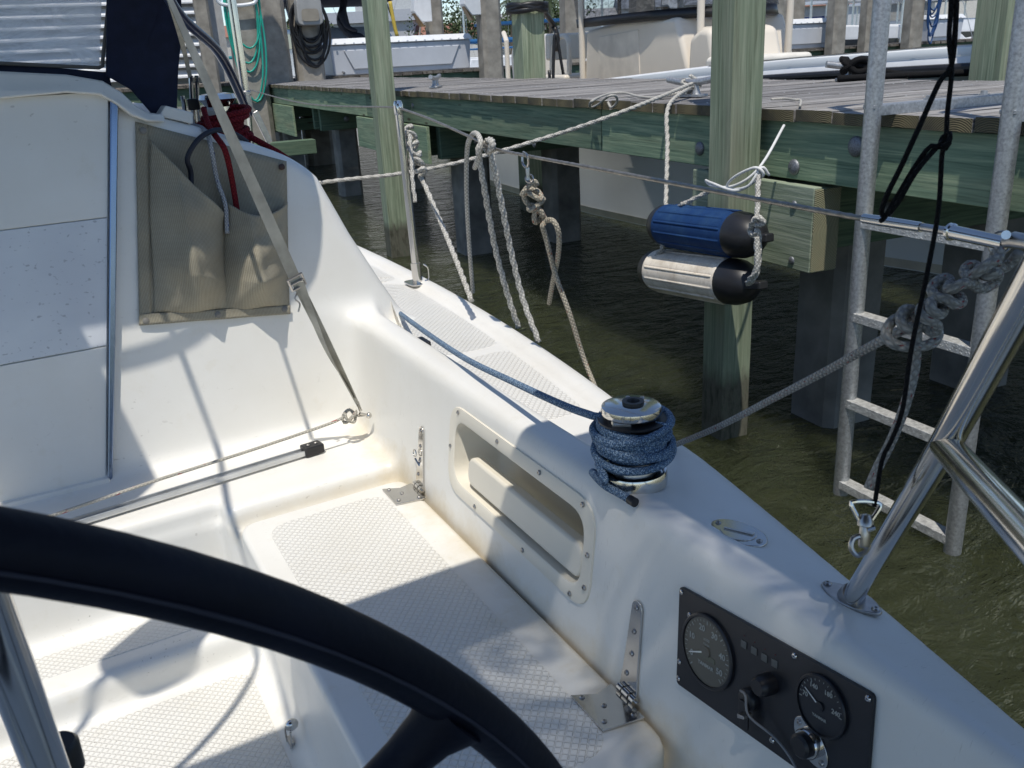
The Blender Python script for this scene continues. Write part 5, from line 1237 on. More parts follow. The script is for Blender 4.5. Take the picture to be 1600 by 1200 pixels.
# black hose round the far pile
hz = Ud(835, 18, 9.9)[2]
hq = [P4+A3(.19*math.cos(a), .19*math.sin(a), hz+.03*math.sin(a*1.3)) for a in np.linspace(0, 6*math.pi, 40)]
rope('black_hose', hq+[Ud(865, 40, 9.6), Ud(871, 60, 9.5), Ud(868, 80, 9.5)], .028, BLACKP, 'black hose coiled high around the pile beside the motorboat', 'hose', step=.05)
rope('black_cable', [P4+A3(.13, -.17, hz-.6), P4+A3(.14, -.18, hz-1.2), P4+A3(.19, -.2, DZ+.4), P4+A3(.27, -.22, DZ+.02)], .016, BLACKP, 'thin black cable running down the pile to the planks', 'cable', step=.05)

# ---- ladder
LX0 = A3(2.537, 1.995, 0); LX1 = A3(2.493, 1.507, 0)
LAD = thing('boarding_ladder', 'grey galvanised ladder with flat rungs hanging from the dock edge into the water', 'ladder', (LX0+LX1)/2)
for k, (Lp, lean) in enumerate(((LX0, (-.02, .02)), (LX1, (-.02, -.01)))):
    tp_ = Lp+A3(0, 0, 2.4); MB().tube([Lp+A3(0, 0, -.16), Lp+A3(0, 0, 1.3), tp_, tp_+ED*.10+A3(0, 0, .13), tp_+ED*.35+A3(0, 0, .2), tp_+ED*.62+A3(0, 0, .1), tp_+ED*.72, Lp*A3(1, 1, 0)+ED*.72+A3(0, 0, DZ+.02)], .0275, 20).build('rail', GALV, LAD, smooth=True, angle=50)
    fo = Lp+ED*.72+A3(0, 0, DZ+.022)
    mid = Lp+ED*.36+A3(0, 0, DZ+.028)
    MB().box(mid, (.76, .05, .012), ED, EQ).build('bracket', GALV, LAD, bevel=.002)
    MB().box(mid+EQ*-.022+A3(0, 0, -.012), (.72, .008, .032), ED, EQ).build('bracket_web', GALV, LAD, bevel=.002)
    for f in (-.12, .13): MB().lathe(mid+ED*f+A3(0, 0, .006), (0, 0, 1), [(.02, 0), (.02, .004), (.0125, .004), (.0125, .014), (1e-6, .015)], 6).build('bolt', GALV, LAD)
ld = nrm(LX1-LX0); ln = np.cross(ld, (0, 0, 1))
def rungmat():
    mt = plain('rung_metal', (.55, .55, .53), .6, .5, .3, 60).copy(); mt.name = 'rung_tread'; nt = mt.node_tree; p = nt.nodes['Principled BSDF']
    vo = node(nt, 'ShaderNodeTexVoronoi'); vo.inputs['Scale'].default_value = 110; nt.links.new(coords(nt), vo.inputs['Vector'])
    nt.links.new(bump(nt, ramp(nt, vo.outputs['Distance'], [(.25, (1, 1, 1)), (.4, (0, 0, 0))]), .8, .002), p.inputs['Normal']); return mt
RM = rungmat()
for z in (.062, .385, .705, 1.03): MB().box((LX0+LX1)/2+A3(0, 0, z-.018), (np.linalg.norm(LX1-LX0)-.02, .050, .032), ld, ln).build('rung', RM, LAD, bevel=.0025)
# black rope on the far cleat
cd = cD+A3(0, 0, .08); xr = A3(RGT[0], RGT[1], 0); xr = nrm(xr); yr = np.cross((0, 0, 1), xr)
bk = [cd+xr*.075*math.cos(a)*(1 if i % 2 else .7)+yr*.04*math.sin(a)+A3(0, 0, .035*math.sin(a*1.5+.5)) for i, a in enumerate(np.linspace(0, 7*math.pi, 44))]
rope('black_mooring_rope', bk+[cd+xr*.2+A3(0, 0, -.05)-yr*.05, cd+xr*.35+A3(0, 0, -.062)-yr*.08, cd+xr*.7+A3(0, 0, -.064)-yr*.1, cd+xr*1.0+A3(0, 0, -.06)-yr*.1, cd+xr*1.2+A3(0, 0, -.04)], .019, BLACKR, 'thick black rope wrapped over the far cleat and trailing right along the planks', 'rope', step=.02, n=12)
rope('black_mooring_rope', [cd+xr*-.13-yr*.10+A3(0, 0, -.062), cd+xr*.1-yr*.11+A3(0, 0, -.062), cd+xr*.5-yr*.16+A3(0, 0, -.062), cd+xr*.9-yr*.17+A3(0, 0, -.062), cd+xr*1.15-yr*.2+A3(0, 0, -.06), cd+xr*1.22-yr*.3+A3(0, 0, -.05)], .019, BLACKR, 'thick black rope end lying flat on the planks in front of the cleat', 'rope', step=.02, n=12)

# ================================================================== MOTORBOAT ON THE FAR SIDE OF THE DOCK
MBT = thing('motorboat', 'cream centre-console motorboat with dark windshield moored on the far side of the dock', 'motorboat', DK(5.6, 7, 0), ROT)
qs = np.array([11.2, 10.5, 9.3, 8.2, 7.2, 6.2, 5.2, 4.2, 3.2, 2.4, 1.9])
gh = np.array([1.12, 1.17, 1.21, 1.24, 1.26, 1.27, 1.25, 1.18, .98, .60, .04])     # half beam at the gunwale
gz = np.array([1.18, 1.20, 1.24, 1.30, 1.36, 1.42, 1.465, 1.50, 1.53, 1.56, 1.57])
wh = np.array([1.10, 1.15, 1.17, 1.15, 1.06, .88, .64, .38, .16, .03, .005])      # half beam at the waterline
DC = 5.62
vs = []; rowN = 9
for i, q in enumerate(qs):
    sec = [(0, -.35), (wh[i]*.8, -.15), (wh[i], .0), (wh[i]*1.005+.004, .055), (wh[i]+(gh[i]-wh[i])*.35, .4*gz[i]), (wh[i]+(gh[i]-wh[i])*.75, .75*gz[i]), (gh[i], gz[i]-.04), (gh[i]-.01, gz[i]), (max(.0, gh[i]-.22), gz[i]+.012)]
    vs += [DK(DC-a, q, b) for a, b in sec]+[DK(DC+a, q, b) for a, b in sec]
fs = []
for i in range(len(qs)-1):
    for sd in (0, 1):
        for k in range(rowN-1):
            a = i*18+sd*9+k; b = a+18; f = (a, a+1, b+1, b); fs.append(f if sd == 0 else f[::-1])
for sd in (0,): fs.append(tuple([k for k in range(9)]+[9+k for k in range(8, -1, -1)])[::-1])
HUL = MB().add(vs, fs).build('hull', plain('grey_hull', (.78, .80, .80), .35, 0, .06, 1.5), MBT, smooth=True, angle=50)
bs = MB()
for sd in (-1, 1):
    a = [DK(DC+sd*(wh[i]+.012), q, .01) for i, q in enumerate(qs)]; b = [DK(DC+sd*(wh[i]*1.005+.022), q, .075) for i, q in enumerate(qs)]
    n = len(qs); bs.add(a+b, [(i, i+1, n+i+1, n+i) for i in range(n-1)])
bs.build('boot_stripe', plain('boot_stripe_cream', (.55, .50, .40), .5), HUL)
for sd in (-1, 1):
    _cp2 = MB(); a = [DK(DC+sd*(gh[i]+.004), q, gz[i]-.085) for i, q in enumerate(qs)]; b = [DK(DC+sd*(gh[i]-.015), q, gz[i]-.012) for i, q in enumerate(qs)]; c = [DK(DC+sd*max(.0, gh[i]-.07), q, gz[i]+.016) for i, q in enumerate(qs)]; n = len(qs)
    _cp2.add(a+b+c, [(j*n+i, j*n+i+1, (j+1)*n+i+1, (j+1)*n+i) for j in (0, 1) for i in range(n-1)]).build('deck_cap', WHITEP, MBT, smooth='all')
dk_ = MB(); a = [DK(DC-gh[i]+.05, q, gz[i]+.017) for i, q in enumerate(qs[:10])][5:]; b = [DK(DC+gh[i]-.05, q, gz[i]+.017) for i, q in enumerate(qs[:10])][5:]
n = 5
# foredeck (solid forward), cockpit sole aft
ffs = [(i, i+1, n+i+1, n+i) for i in range(n-1)]
dk_.add(a+b, ffs).build('foredeck', CREAM, MBT)
MB().add([DK(DC-1.0, 11.1, .45), DK(DC+1.0, 11.1, .45), DK(DC+1.0, 5.9, .5), DK(DC-1.0, 5.9, .5)], [(0, 1, 2, 3)]).build('cockpit_sole', CREAM, MBT)
for sd in (-1, 1):
    P = smooth_path([DK(DC+sd*(gh[i]+.004), q, gz[i]-.11) for i, q in enumerate(qs)], .1)
    MB().tube(P, .026, 10).build('rub_rail', BLACKP, MBT, smooth=True)
    inn = MB(); a = [DK(DC+sd*(gh[i]-.2), q, gz[i]+.012) for i, q in enumerate(qs[:7])]; b = [DK(DC+sd*(gh[i]-.24), q, .45) for i, q in enumerate(qs[:7])]
    inn.add(a+b, [(i, i+1, 7+i+1, 7+i) for i in range(6)]).build('inner_liner', CREAM, MBT)
# console: sloped cream body
def con(pts_front, d0, d1):
    return [DK(d0, q, z) for q, z in pts_front], [DK(d1, q, z) for q, z in pts_front]
qa = todk(Udk(915, 60, 5.15))[1]; 
cpts = [(9.45, .5), (9.30, 1.80), (8.55, 1.86), (7.55, 1.84), (7.30, 1.30), (7.2, .5)]
A_, B_ = con(cpts, 5.0, 6.25); 
MB().prism([p for p in A_], ED*1.25).build('console', CREAM, MBT, bevel=.05, seg=4)
MB().prism([DK(4.992, q, z) for q, z in ((9.05, .95), (9.0, 1.72), (8.2, 1.76), (8.15, .95))], ED*.01).build('console_door', plain('cream_door', (.70, .635, .54), .45), MBT, bevel=.003)
MB().prism([DK(4.95, q, z) for q, z in ((7.35, .55), (7.28, 1.66), (7.1, 1.74), (6.95, 1.72), (6.85, 1.42), (6.6, 1.40), (6.6, .55))], ED*.75).build('forward_seat', CREAM, MBT, bevel=.07, seg=4)
MB().dbox(4.9, 5.72, 6.5, 6.95, 1.38, 1.49).build('seat_cushion', plain('cushion_vinyl', (.74, .70, .62), .5), MBT, bevel=.045, seg=4)
# windshield: dark curved acrylic with a black lower band
wpts = [(9.5, 5.0), (8.6, 4.93), (7.8, 4.98), (7.35, 5.25), (7.2, 5.62), (7.35, 6.0), (7.8, 6.27), (8.6, 6.3)]
def wall_(pts, z0, z1, lean, mat, name, th=.012):
    P = smooth_path([A3(q, d, 0) for q, d in pts], .08); a = [DK(p[1], p[0], z0) for p in P]; b = [DK(p[1]+(5.62-p[1])*lean*.3, p[0]+lean, z1) for p in P]
    n = len(P); o = MB().add(a+b, [(i, i+1, n+i+1, n+i) for i in range(n-1)]).build(name, mat, MBT, smooth='all')
    s_ = o.modifiers.new('t', 'SOLIDIFY'); s_.thickness = th; return o
wall_(wpts, 1.83, 1.92, .03, BLACKP, 'windshield_base', .03); wall_(wpts, 1.92, 2.55, .30, SHIELD, 'windshield', .006)
for q, d in ((9.35, 4.98), (7.3, 5.1), (9.35, 6.25), (7.3, 6.1)):
    MB().tube([DK(d, q, 1.0), DK(d, q, 2.2), DK(d+.05, q-.05, 3.2)], .035, 12).build('t_top_post', CREAM, MBT, smooth=True)
MB().dbox(4.7, 6.5, 6.9, 9.9, 3.2, 3.27).build('t_top', CREAM, MBT, bevel=.02)
# leaning post / seat frame aft of the console
for d in (5.1, 6.1):
    MB().tube(smooth_path([DK(d, 10.4, .5), DK(d, 10.35, 1.5), DK(d, 10.2, 1.72), DK(d, 9.95, 1.74), DK(d, 9.9, 1.5), DK(d, 10.0, .5)], .05), .03, 10).build('seat_frame', CREAM, MBT, smooth=True)
MB().dbox(5.0, 6.2, 9.85, 10.45, 1.22, 1.34).build('helm_seat', CREAM, MBT, bevel=.04, seg=3)
MB().dbox(5.05, 6.15, 10.34, 10.44, 1.5, 1.80).build('seat_back', CREAM, MBT, bevel=.03, seg=3)
MB().prism(fillet([DK(5.3, 11.3, .5), DK(5.3, 11.35, 1.75), DK(5.3, 11.8, 1.85), DK(5.3, 12.05, 1.6), DK(5.3, 11.85, .0)], .12, 4), ED*.55).build('outboard_motor', plain('cream_cowling', (.66, .62, .56), .35), MBT, bevel=.06, seg=3)
MB().tube([DK(4.75, 10.9, .9), DK(4.75, 10.9, 1.75), DK(4.85, 11.2, 1.85)], .03, 10).build('stern_grab_rail', CREAM, MBT, smooth=True)

# ================================================================== WALKWAY AND THINGS BEHIND
ZW = 1.385
WLK = thing('walkway_dock', 'long plank walkway on dark green stringers at the head of the finger dock', 'dock', DK(6, 16, 0), ROT)
plm = [MB() for _ in range(3)]
me3 = []
for k in range(3):
    bm = bmesh.new(); bmesh.ops.create_cube(bm, size=1); 
    for v_ in bm.verts: v_.co = Vector((v_.co.x*.178+random.uniform(-.003, .003), v_.co.y*1.9+random.uniform(-.01, .01), v_.co.z*.045))
    me = bpy.data.meshes.new('plank'); bm.to_mesh(me); bm.free()
    me.materials.append(wood('walkway_board%d' % k, [(.06, .052, .045), (.17, .15, .13), (.27, .25, .22)], 1)); me3.append(me)
x = -3.5
while x < 26:
    if not (7.4 < x < 7.45):
        o = bpy.data.objects.new('plank', random.choice(me3)); COL.objects.link(o); o.parent = WLK; o.location = (x-6, 16.95-16+random.uniform(-.02, .02), ZW-.0225+random.uniform(-.004, .004))
    x += .19
for a, b in ((-3.5, 7.0), (7.02, 14), (14.02, 26)):
    MB().dbox(a, b, 16.06, 16.12, ZW-.32, ZW-.047).build('stringer', GREENX, WLK)
    MB().dbox(a, b, 17.75, 17.8, ZW-.32, ZW-.047).build('stringer', GREENX, WLK)
# number plate on the stringer
sp = Uq(815, 119, 16.03)
SG = thing('slip_sign', 'small white slip number plate reading 4-S6 on the walkway edge', 'sign', sp, ROT)
MB().box(sp, (.26, .012, .15), ED, EQ).build('plate', WHITEP, SG, bevel=.003)
txt('4-S6', .11, sp-EQ*.008, ED, (0, 0, 1), plain('sign_grey', (.25, .27, .30), .6), SG, 'lettering', bold=.003)

def at_dep(u, dep, q=None):       # ground point of the walkway below a column of the picture
    r = ray(u, 90); r = r/(r @ FWD)*dep; return todk(EYE+r)
def onq(u, q):
    r = ray(u, 90); t = q/(r @ EQ); return (r @ ED)*t
GT = 'tall concrete piles along the walkway'
def tall(u0, u1, q, s, label, z0=-.9, ztop=5.0):
    d = onq((u0+u1)/2, q); square_pile('concrete_pile', d, q, s, z0, ztop, CONC, label, GT, ch=s*.16, taper=.05)
    return d, q
tall(315, 338, 15.6, .24, 'slim concrete pile at the right edge of the white louvres')
pB = tall(362, 414, 14.2, .44, 'concrete pile draped with green hose')
pC = tall(408, 454, 15.6, .44, 'dark concrete pile between the green hose and the black hose')
pD = tall(455, 508, 15.7, .46, 'concrete pile carrying the black hose and its white holder')
pE = tall(671, 694, 19.5, .36, 'concrete pile behind the long white dock box, beside a white power box')
pF = tall(747, 786, 15.9, .40, 'concrete pile just right of the long white dock box')
pG = tall(878, 910, 16.6, .40, 'concrete pile between the timber pile and the motorboat console')
pH = tall(982, 1024, 15.9, .44, 'concrete pile seen through the motorboat windshield')
pI = tall(1196, 1214, 15.5, .46, 'concrete pile immediately right of the near timber pile')
pJ = tall(1222, 1254, 18.0, .40, 'concrete pile behind the short white dock box')
pK = tall(1290, 1316, 15.8, .36, 'concrete pile at the right end of the short white dock box')
pL = tall(1341, 1364, 15.8, .34, 'concrete pile with a small cleat, left of the ladder rail')
pM = tall(1408, 1434, 15.8, .38, 'concrete pile left of the hanging blue hose')

# dock boxes
def dockbox(u0, u1, q, h, dep, label, rivets=True):
    d0, d1 = onq(u0, q), onq(u1, q); L = d1-d0
    t = thing('dock_box', label, 'dock box', DK((d0+d1)/2, q+dep/2, ZW), ROT, 'white dock boxes on the walkway')
    z0 = ZW+.003
    p = [DK(d0+.03, q+.03, z0), DK(d1-.03, q+.03, z0), DK(d1-.03, q+dep, z0), DK(d0+.03, q+dep, z0), DK(d0, q, z0+h*.82), DK(d1, q, z0+h*.82), DK(d1, q+dep+.02, z0+h*.82), DK(d0, q+dep+.02, z0+h*.82)]
    MB().hexa(p).build('body', BOXW, t, bevel=.025, seg=3)
    MB().prism([DK(d0+L*.09, q+.006, z0+h*.68), DK(d0+L*.15, q+.016, z0+h*.16), DK(d1-L*.15, q+.016, z0+h*.16), DK(d1-L*.09, q+.006, z0+h*.68)], EQ*-.02).build('front_panel', BOXW, t, bevel=.012)
    p = [DK(d0-.04, q-.04, z0+h*.83), DK(d1+.04, q-.04, z0+h*.83), DK(d1+.04, q+dep+.04, z0+h*.83), DK(d0-.04, q+dep+.04, z0+h*.83), DK(d0, q+.05, z0+h), DK(d1, q+.05, z0+h), DK(d1, q+dep-.05, z0+h*1.02), DK(d0, q+dep-.05, z0+h*1.02)]
    lidb = MB().hexa(p).build('lid', WHITEP, t, bevel=.02, seg=3)
    rb = MB()
    for k in range(int(L/.16)): rb.dbox(d0+.08+k*.16, d0+.11+k*.16, q-.052, q-.041, z0+h*.84, z0+h*.88)
    rb.build('lid_notches', BOXW, lidb, kind='stuff')
dockbox(517, 737, 16.2, .60, .7, 'long white dock box with a panelled front, left of the middle')
dockbox(1213, 1314, 16.2, .60, .7, 'short white dock box on the walkway right of the near pile')
dockbox(1447, 1500, 16.2, .56, .7, 'white dock box seen beyond the black cords')
dockbox(1578, 1660, 16.2, .56, .7, 'white dock box at the right edge of the photo')

# louvred panel
LV = thing('louvred_wall', 'white louvred wall panel behind the dodger at upper left', 'louvre', DK(-1, 17.9, ZW), ROT)
dl0, dl1 = -6.5, onq(334, 17.9)
for k in range(22):
    z = ZW+.10+k*.175
    MB().prism([DK(dl0, 17.9, z), DK(dl0, 17.9, z+.028), DK(dl0, 18.06, z+.13), DK(dl0, 18.06, z+.10)], ED*(dl1-dl0)).build('slat', WHITEP, LV)
for d in (dl0, -4.2, -1.6, dl1-.1): MB().dbox(d, d+.10, 17.86, 18.1, ZW-.0, ZW+4.0).build('frame_post', WHITEP, LV)
MB().dbox(dl0, dl1+.3, 18.2, 18.3, ZW-.05, ZW+4).build('backing_wall', plain('grey_wall', (.42, .42, .41), .8), LV)
# pieces leaning at the cabin-top corner (sheet blocks on the cabin roof)
BLK = thing('deck_block', 'small steel blocks standing on the cabin top left of the red rope', 'block', Uy(300, 190, 2.7))
for u in (287, 300, 309):
    MB().tube([Uy(u+4, 196, 2.7), Uy(u, 160, 2.7), Uy(u-2, 118 if u > 290 else 150, 2.7)], .006, 8).build('strut', STEEL, BLK, smooth=True)
MB().box(Uy(302, 163, 2.69), (.03, .02, .03)).build('joint', BLACKP, BLK, bevel=.003)

# hoses
def hose(name, d, q, w, z0, z1, n, r, mat, label, front=-.26):
    P = []
    for k in range(n):
        a0 = random.uniform(-.03, .03); zz = z0+(z1-z0)*random.uniform(0, .45); ww = w*random.uniform(.6, 1)
        m_ = 14
        for i in range(m_):
            t = i/m_; a = 2*math.pi*t
            P.append(DK(d+a0+ww*math.sin(a), q+front+random.uniform(-.02, .02)-.02*math.cos(a), (z1+zz)/2+(z1-zz)/2*math.cos(a)))
    return rope(name, P, r, mat, label, 'hose', step=.06, n=7)
hose('black_hose', pD[0]+.05, pD[1], .30, ZW+.1, 2.6, 10, .019, plain('black_hose_rubber', (.01, .01, .012), .45), 'black hose hung in many loops on the concrete pile')
HH = thing('hose_holder', 'grey plastic hose holder above the black hose', 'hose holder', DK(pD[0], pD[1]-.3, 2.4))
MB().prism(fillet([DK(pD[0]-.20, pD[1]-.27, 2.18), DK(pD[0]+.22, pD[1]-.27, 2.18), DK(pD[0]+.20, pD[1]-.27, 2.62), DK(pD[0]-.18, pD[1]-.27, 2.62)], .10, 5), EQ*-.22).build('bucket', plain('grey_plastic', (.35, .35, .34), .5), HH, bevel=.02)
MB().prism(fillet([DK(pD[0]-.13, pD[1]-.50, 2.24), DK(pD[0]+.15, pD[1]-.50, 2.24), DK(pD[0]+.14, pD[1]-.50, 2.42), DK(pD[0]-.12, pD[1]-.50, 2.42)], .05, 4), EQ*-.01).build('recess', plain('beige_inside', (.30, .27, .22), .7), HH)
hose('green_hose', pB[0]-.02, pB[1], .27, 1.0, 3.0, 5, .014, GREENH, 'green garden hose looped down the concrete pile beside the dodger strut', front=-.27)
HK = thing('hose_hook', 'white hook high on the pile with the green hose', 'hook', DK(pB[0], pB[1]-.3, 2.5))
hk_ = Uq(370, 5, 13.9); MB().tube(smooth_path([hk_+ED*-.26+A3(0, 0, .1), hk_+ED*-.22, hk_+ED*0+A3(0, 0, -.03), hk_+ED*.24, hk_+ED*.28+A3(0, 0, .1)], .03), .025, 8).build('arm', WHITEP, HK, smooth=True)
_bd = onq(1446, 15.6)
hose('blue_hose', _bd, 15.6, .20, ZW-.05, 2.9, 9, .016, plain('blue_hose_vinyl', (.01, .05, .16), .4), 'dark blue hose hanging in loops left of the black cords', front=-.1)
tnh = Uq(1368, 40, 15.4)
hose('tan_rope', onq(1371, 15.5), 15.5, .10, ZW-.25, 2.6, 4, .013, plain('tan_line', (.45, .40, .30), .8), 'tan rope hanging in a hank from the pile left of the ladder rail', front=-.1)
# power pedestals / lamp boxes on the piles
def powerbox(u, v, q, label):
    p = Uq(u, v, q); t = thing('power_box', label, 'power box', p, ROT, 'white power boxes on the piles')
    MB().prism([p+ED*a+A3(0, 0, b)+EQ*-.12 for a, b in ((-.16, .22), (.14, .20), (.14, -.20), (-.06, -.20), (-.20, -.02))], EQ*.24).build('housing', WHITEP, t, bevel=.015)
    MB().prism([p+ED*a+A3(0, 0, b)+EQ*-.08 for a, b in ((-.18, -.05), (-.05, -.21), (.0, -.28), (-.06, -.28))], EQ*.16).build('lamp_lens', plain('amber_lens', (.25, .15, .06), .4), t)
    MB().dbox(0, 0, 0, 0, 0, 0) if False else None
powerbox(660, 16, 17.0, 'white power box left of the concrete pile, above the long dock box')
powerbox(738, 5, 15.9, 'white power box at the top, left of the pile by the dock box end')
powerbox(1052, 6, 15.9, 'white power box seen through the motorboat windshield')
# yellow hose hank and small rail left of the power box
yh = Uq(613, 25, 17.2); rope('yellow_hose', [yh+ED*-.02+A3(0, 0, .25), yh+ED*.0+A3(0, 0, .05), yh+ED*.03+A3(0, 0, -.2), yh+ED*.06+A3(0, 0, -.35)], .035, plain('yellow_hose_vinyl', (.55, .40, .06), .5), 'short yellow hose hanging behind the dock box', 'hose', step=.05)

# ---- yacht with bimini and a seated person behind the dock box
YT = thing('motor_yacht', 'white motor yacht with a dark bimini canopy moored behind the long dock box', 'yacht', DK(5.5, 22, 0), ROT)
yd = onq(528, 22)
vs = []
for q, b, zt in ((18.6, 1.5, 1.25), (21, 1.6, 1.3), (24, 1.5, 1.45), (27, .7, 1.65), (28.2, .05, 1.75)):
    vs += [DK(yd-b, q, zt), DK(yd-b*.85, q, -.2), DK(yd+b*.85, q, -.2), DK(yd+b, q, zt)]
MB().add(vs, [(i*4+k, i*4+(k+1) % 4, i*4+4+(k+1) % 4, i*4+4+k) for i in range(4) for k in range(4)]+[(3, 2, 1, 0)]).build('hull', WHITEP, YT)
MB().prism([DK(yd-1.1, q, z) for q, z in ((21.0, 1.3), (20.6, 1.9), (21.5, 2.35), (23.5, 2.4), (25.5, 1.5))], ED*2.2).build('cabin', WHITEP, YT, bevel=.08)
MB().prism([DK(yd-1.12, q, z) for q, z in ((21.4, 1.95), (21.6, 2.25), (23.2, 2.3), (23.8, 1.95))], ED*2.24).build('side_window', GLASS_D, YT)
MB().prism([DK(yd-1.25, q, z) for q, z in ((18.7, 2.75), (18.7, 2.82), (20.5, 2.98), (22.5, 2.9), (22.5, 2.82), (20.5, 2.9))], ED*2.5).build('bimini', NAVY, YT, bevel=.03)
for sd in (-1.15, 1.15):
    for qa_, qb_ in ((18.9, 19.8), (21.5, 20.2)): MB().tube([DK(yd+sd, qa_, 2.8), DK(yd+sd, qb_, 1.3)], .02, 6).build('bimini_pole', STEELR, YT, smooth=True)
MB().tube([DK(yd-1.2, 18.8, 1.9), DK(yd+1.2, 18.8, 1.9)], .025, 8).build('rail', STEELR, YT, smooth=True)
# person
def person(p, face):
    x = np.array(face); y = np.cross((0, 0, 1), x); P = lambda a, b, c: p+x*a+y*b+A3(0, 0, c)
    J = [P(0, 0, .0), P(.0, 0, .25), P(.03, 0, .48), P(.06, 0, .58), P(.10, 0, .70), P(.11, 0, .80), P(.03, .19, .46), P(.10, .24, .22), P(.30, .20, .12), P(.03, -.19, .46), P(.10, -.24, .22), P(.30, -.20, .12), P(.40, .10, .02), P(.42, .10, -.40), P(.40, -.10, .02), P(.42, -.10, -.40), P(.55, .10, -.44), P(.55, -.10, -.44)]
    R = [.15, .145, .15, .06, .095, .07, .065, .05, .035, .065, .05, .035, .085, .055, .085, .055, .04, .04]
    E_ = [(0, 1), (1, 2), (2, 3), (3, 4), (4, 5), (2, 6), (6, 7), (7, 8), (2, 9), (9, 10), (10, 11), (0, 12), (12, 13), (0, 14), (14, 15), (13, 16), (15, 17)]
    me = bpy.data.meshes.new('person'); me.from_pydata([tuple(j-p) for j in J], E_, [])
    o = bpy.data.objects.new('person', me); COL.objects.link(o); o.location = p
    o.modifiers.new('s', 'SKIN')
    for i, r in enumerate(R): me.skin_vertices[0].data[i].radius = (r, r)
    me.skin_vertices[0].data[0].use_root = True
    sb_ = o.modifiers.new('d', 'SUBSURF'); sb_.levels = 2; sb_.render_levels = 2
    me.materials.append(plain('dark_figure', (.015, .018, .03), .8))  # one dark colour over the whole figure, head included
    o['label'] = 'dark figure of a person seated under the yacht bimini'; o['category'] = 'person'
    return o
pp = Uq(536, 60, 19.6); person(pp, nrm(ED*.9-EQ*.3))
# ---- sailboats and motorboats across the basin
GB = 'boats moored across the basin'
def farboat(u, dist, L, col, mast, label, cab=1.0, ang=0, hc=WHITEP, cover=None):
    r = ray(u, 90); r = r/(r @ FWD)*dist; c = EYE+r; c[2] = 0
    x = nrm(A3(RGT[0], RGT[1], 0)); x = np.array(Matrix.Rotation(ang, 3, 'Z') @ Vector(x)); y = np.cross((0, 0, 1), x)
    t = thing('sailboat' if mast else 'motorboat', label, 'sailboat' if mast else 'motorboat', c, 0, GB)
    P = lambda a, b, z: c+x*a*L+y*b*L+A3(0, 0, z)
    vs = []
    for a, b, zt in ((-.5, .12, 1.0), (-.2, .16, .95), (.2, .14, 1.05), (.42, .06, 1.25), (.52, .003, 1.4)):
        vs += [P(a, -b, zt), P(a, -b*.7, -.1), P(a, b*.7, -.1), P(a, b, zt)]
    MB().add(vs, [(i*4+k, i*4+(k+1) % 4, i*4+4+(k+1) % 4, i*4+4+k) for i in range(4) for k in range(4)]+[(3, 2, 1, 0), (16, 17, 18, 19)]).build('hull', hc, t)
    MB().prism([P(a, -.08, z) for a, z in ((-.25, 1.0), (-.22, 1.0+.55*cab), (.12, 1.0+.5*cab), (.25, 1.0))], y*.16*L).build('cabin', WHITEP, t, bevel=.05)
    MB().prism([P(a, -.083, z) for a, z in ((-.16, 1.2), (-.15, 1.2+.2*cab), (.08, 1.2+.18*cab), (.12, 1.2))], y*.166*L).build('window', GLASS_D, t)
    if mast:
        MB().cyl(P(.05, 0, 1), P(.05, 0, mast), .075, .05, 8).build('mast', ALU, t, smooth=True)
        MB().cyl(P(.04, 0, 2.1), P(-.4, 0, 2.1), .09, .07, 8).build('boom', cover or plain('blue_sail_cover', (.02, .06, .22), .8), t, smooth=True)
        rg = MB()
        for a, b in ((.5, 0), (-.5, 0), (.05, .13), (.05, -.13)): rg.cyl(P(.05, 0, mast), P(a, b, 1.1), .012, n=4)
        for z in (.45, .7): rg.cyl(P(.05, -.09, mast*z), P(.05, .09, mast*z), .03, n=5)
        rg.build('rigging', STEELR, t)
    elif cab > .9:
        MB().prism([P(a, -.1, z) for a, z in ((-.3, 2.5), (-.3, 2.58), (.1, 2.6), (.1, 2.52))], y*.2*L).build('hardtop', cover or WHITEP, t)
        for a in (-.28, .08):
            for b in (-.09, .09): MB().cyl(P(a, b, 1.0), P(a, b, 2.55), .03, n=6).build('post', ALU, t)
bc = plain('blue_canvas', (.01, .10, .26), .8); tc = plain('teal_canvas', (.01, .20, .22), .8)
farboat(792, 34, 7, 0, 11, 'small sailboat with a blue sail cover just right of the concrete pile', .9, .3, cover=bc)
farboat(790, 24, 6, 0, 0, 'low white runabout under the blue covered boat, right of the pile', .5, .2)
farboat(860, 30, 8, 0, 0, 'motorboat with a blue canvas top behind the timber pile', 1.0, .15, cover=bc)
farboat(440, 45, 8, 0, 12, 'sailboat glimpsed between the two left concrete piles', .9, .5, cover=tc)
farboat(715, 60, 11, 0, 15, 'tall-masted sailboat above the dock box', 1, .2)
farboat(815, 75, 12, 0, 17, 'distant sailboat with radar mast behind the galvanised post', 1, .1, cover=bc)
farboat(930, 55, 10, 0, 14, 'sailboat with a dark blue cover left of the windshield', 1, .3, cover=bc)
farboat(1075, 60, 11, 0, 0, 'red-covered cruiser seen through the windshield', 1, -.2, cover=plain('red_canvas', (.30, .02, .03), .8))
farboat(1335, 24, 9, 0, 0, 'white cruiser with a dark window right of the short dock box', 1.6, .5)
farboat(1400, 27, 10, 0, 0, 'white cruiser behind the hanging blue hose', 1.6, .4)
farboat(585, 21, 7, 0, 0, 'dark low boat added to darken the pale gap beyond the finger dock', .4, .1, hc=plain('dark_fill_hull', (.015, .02, .035), .3))  # boat added as dark fill in front of pale sky-reflecting water
farboat(1265, 27, 9, 0, 12, 'white sailboat behind the short dock box', 1.2, -.3)
farboat(1500, 30, 12, 0, 0, 'large white cruiser beyond the black cords', 1.8, .3)
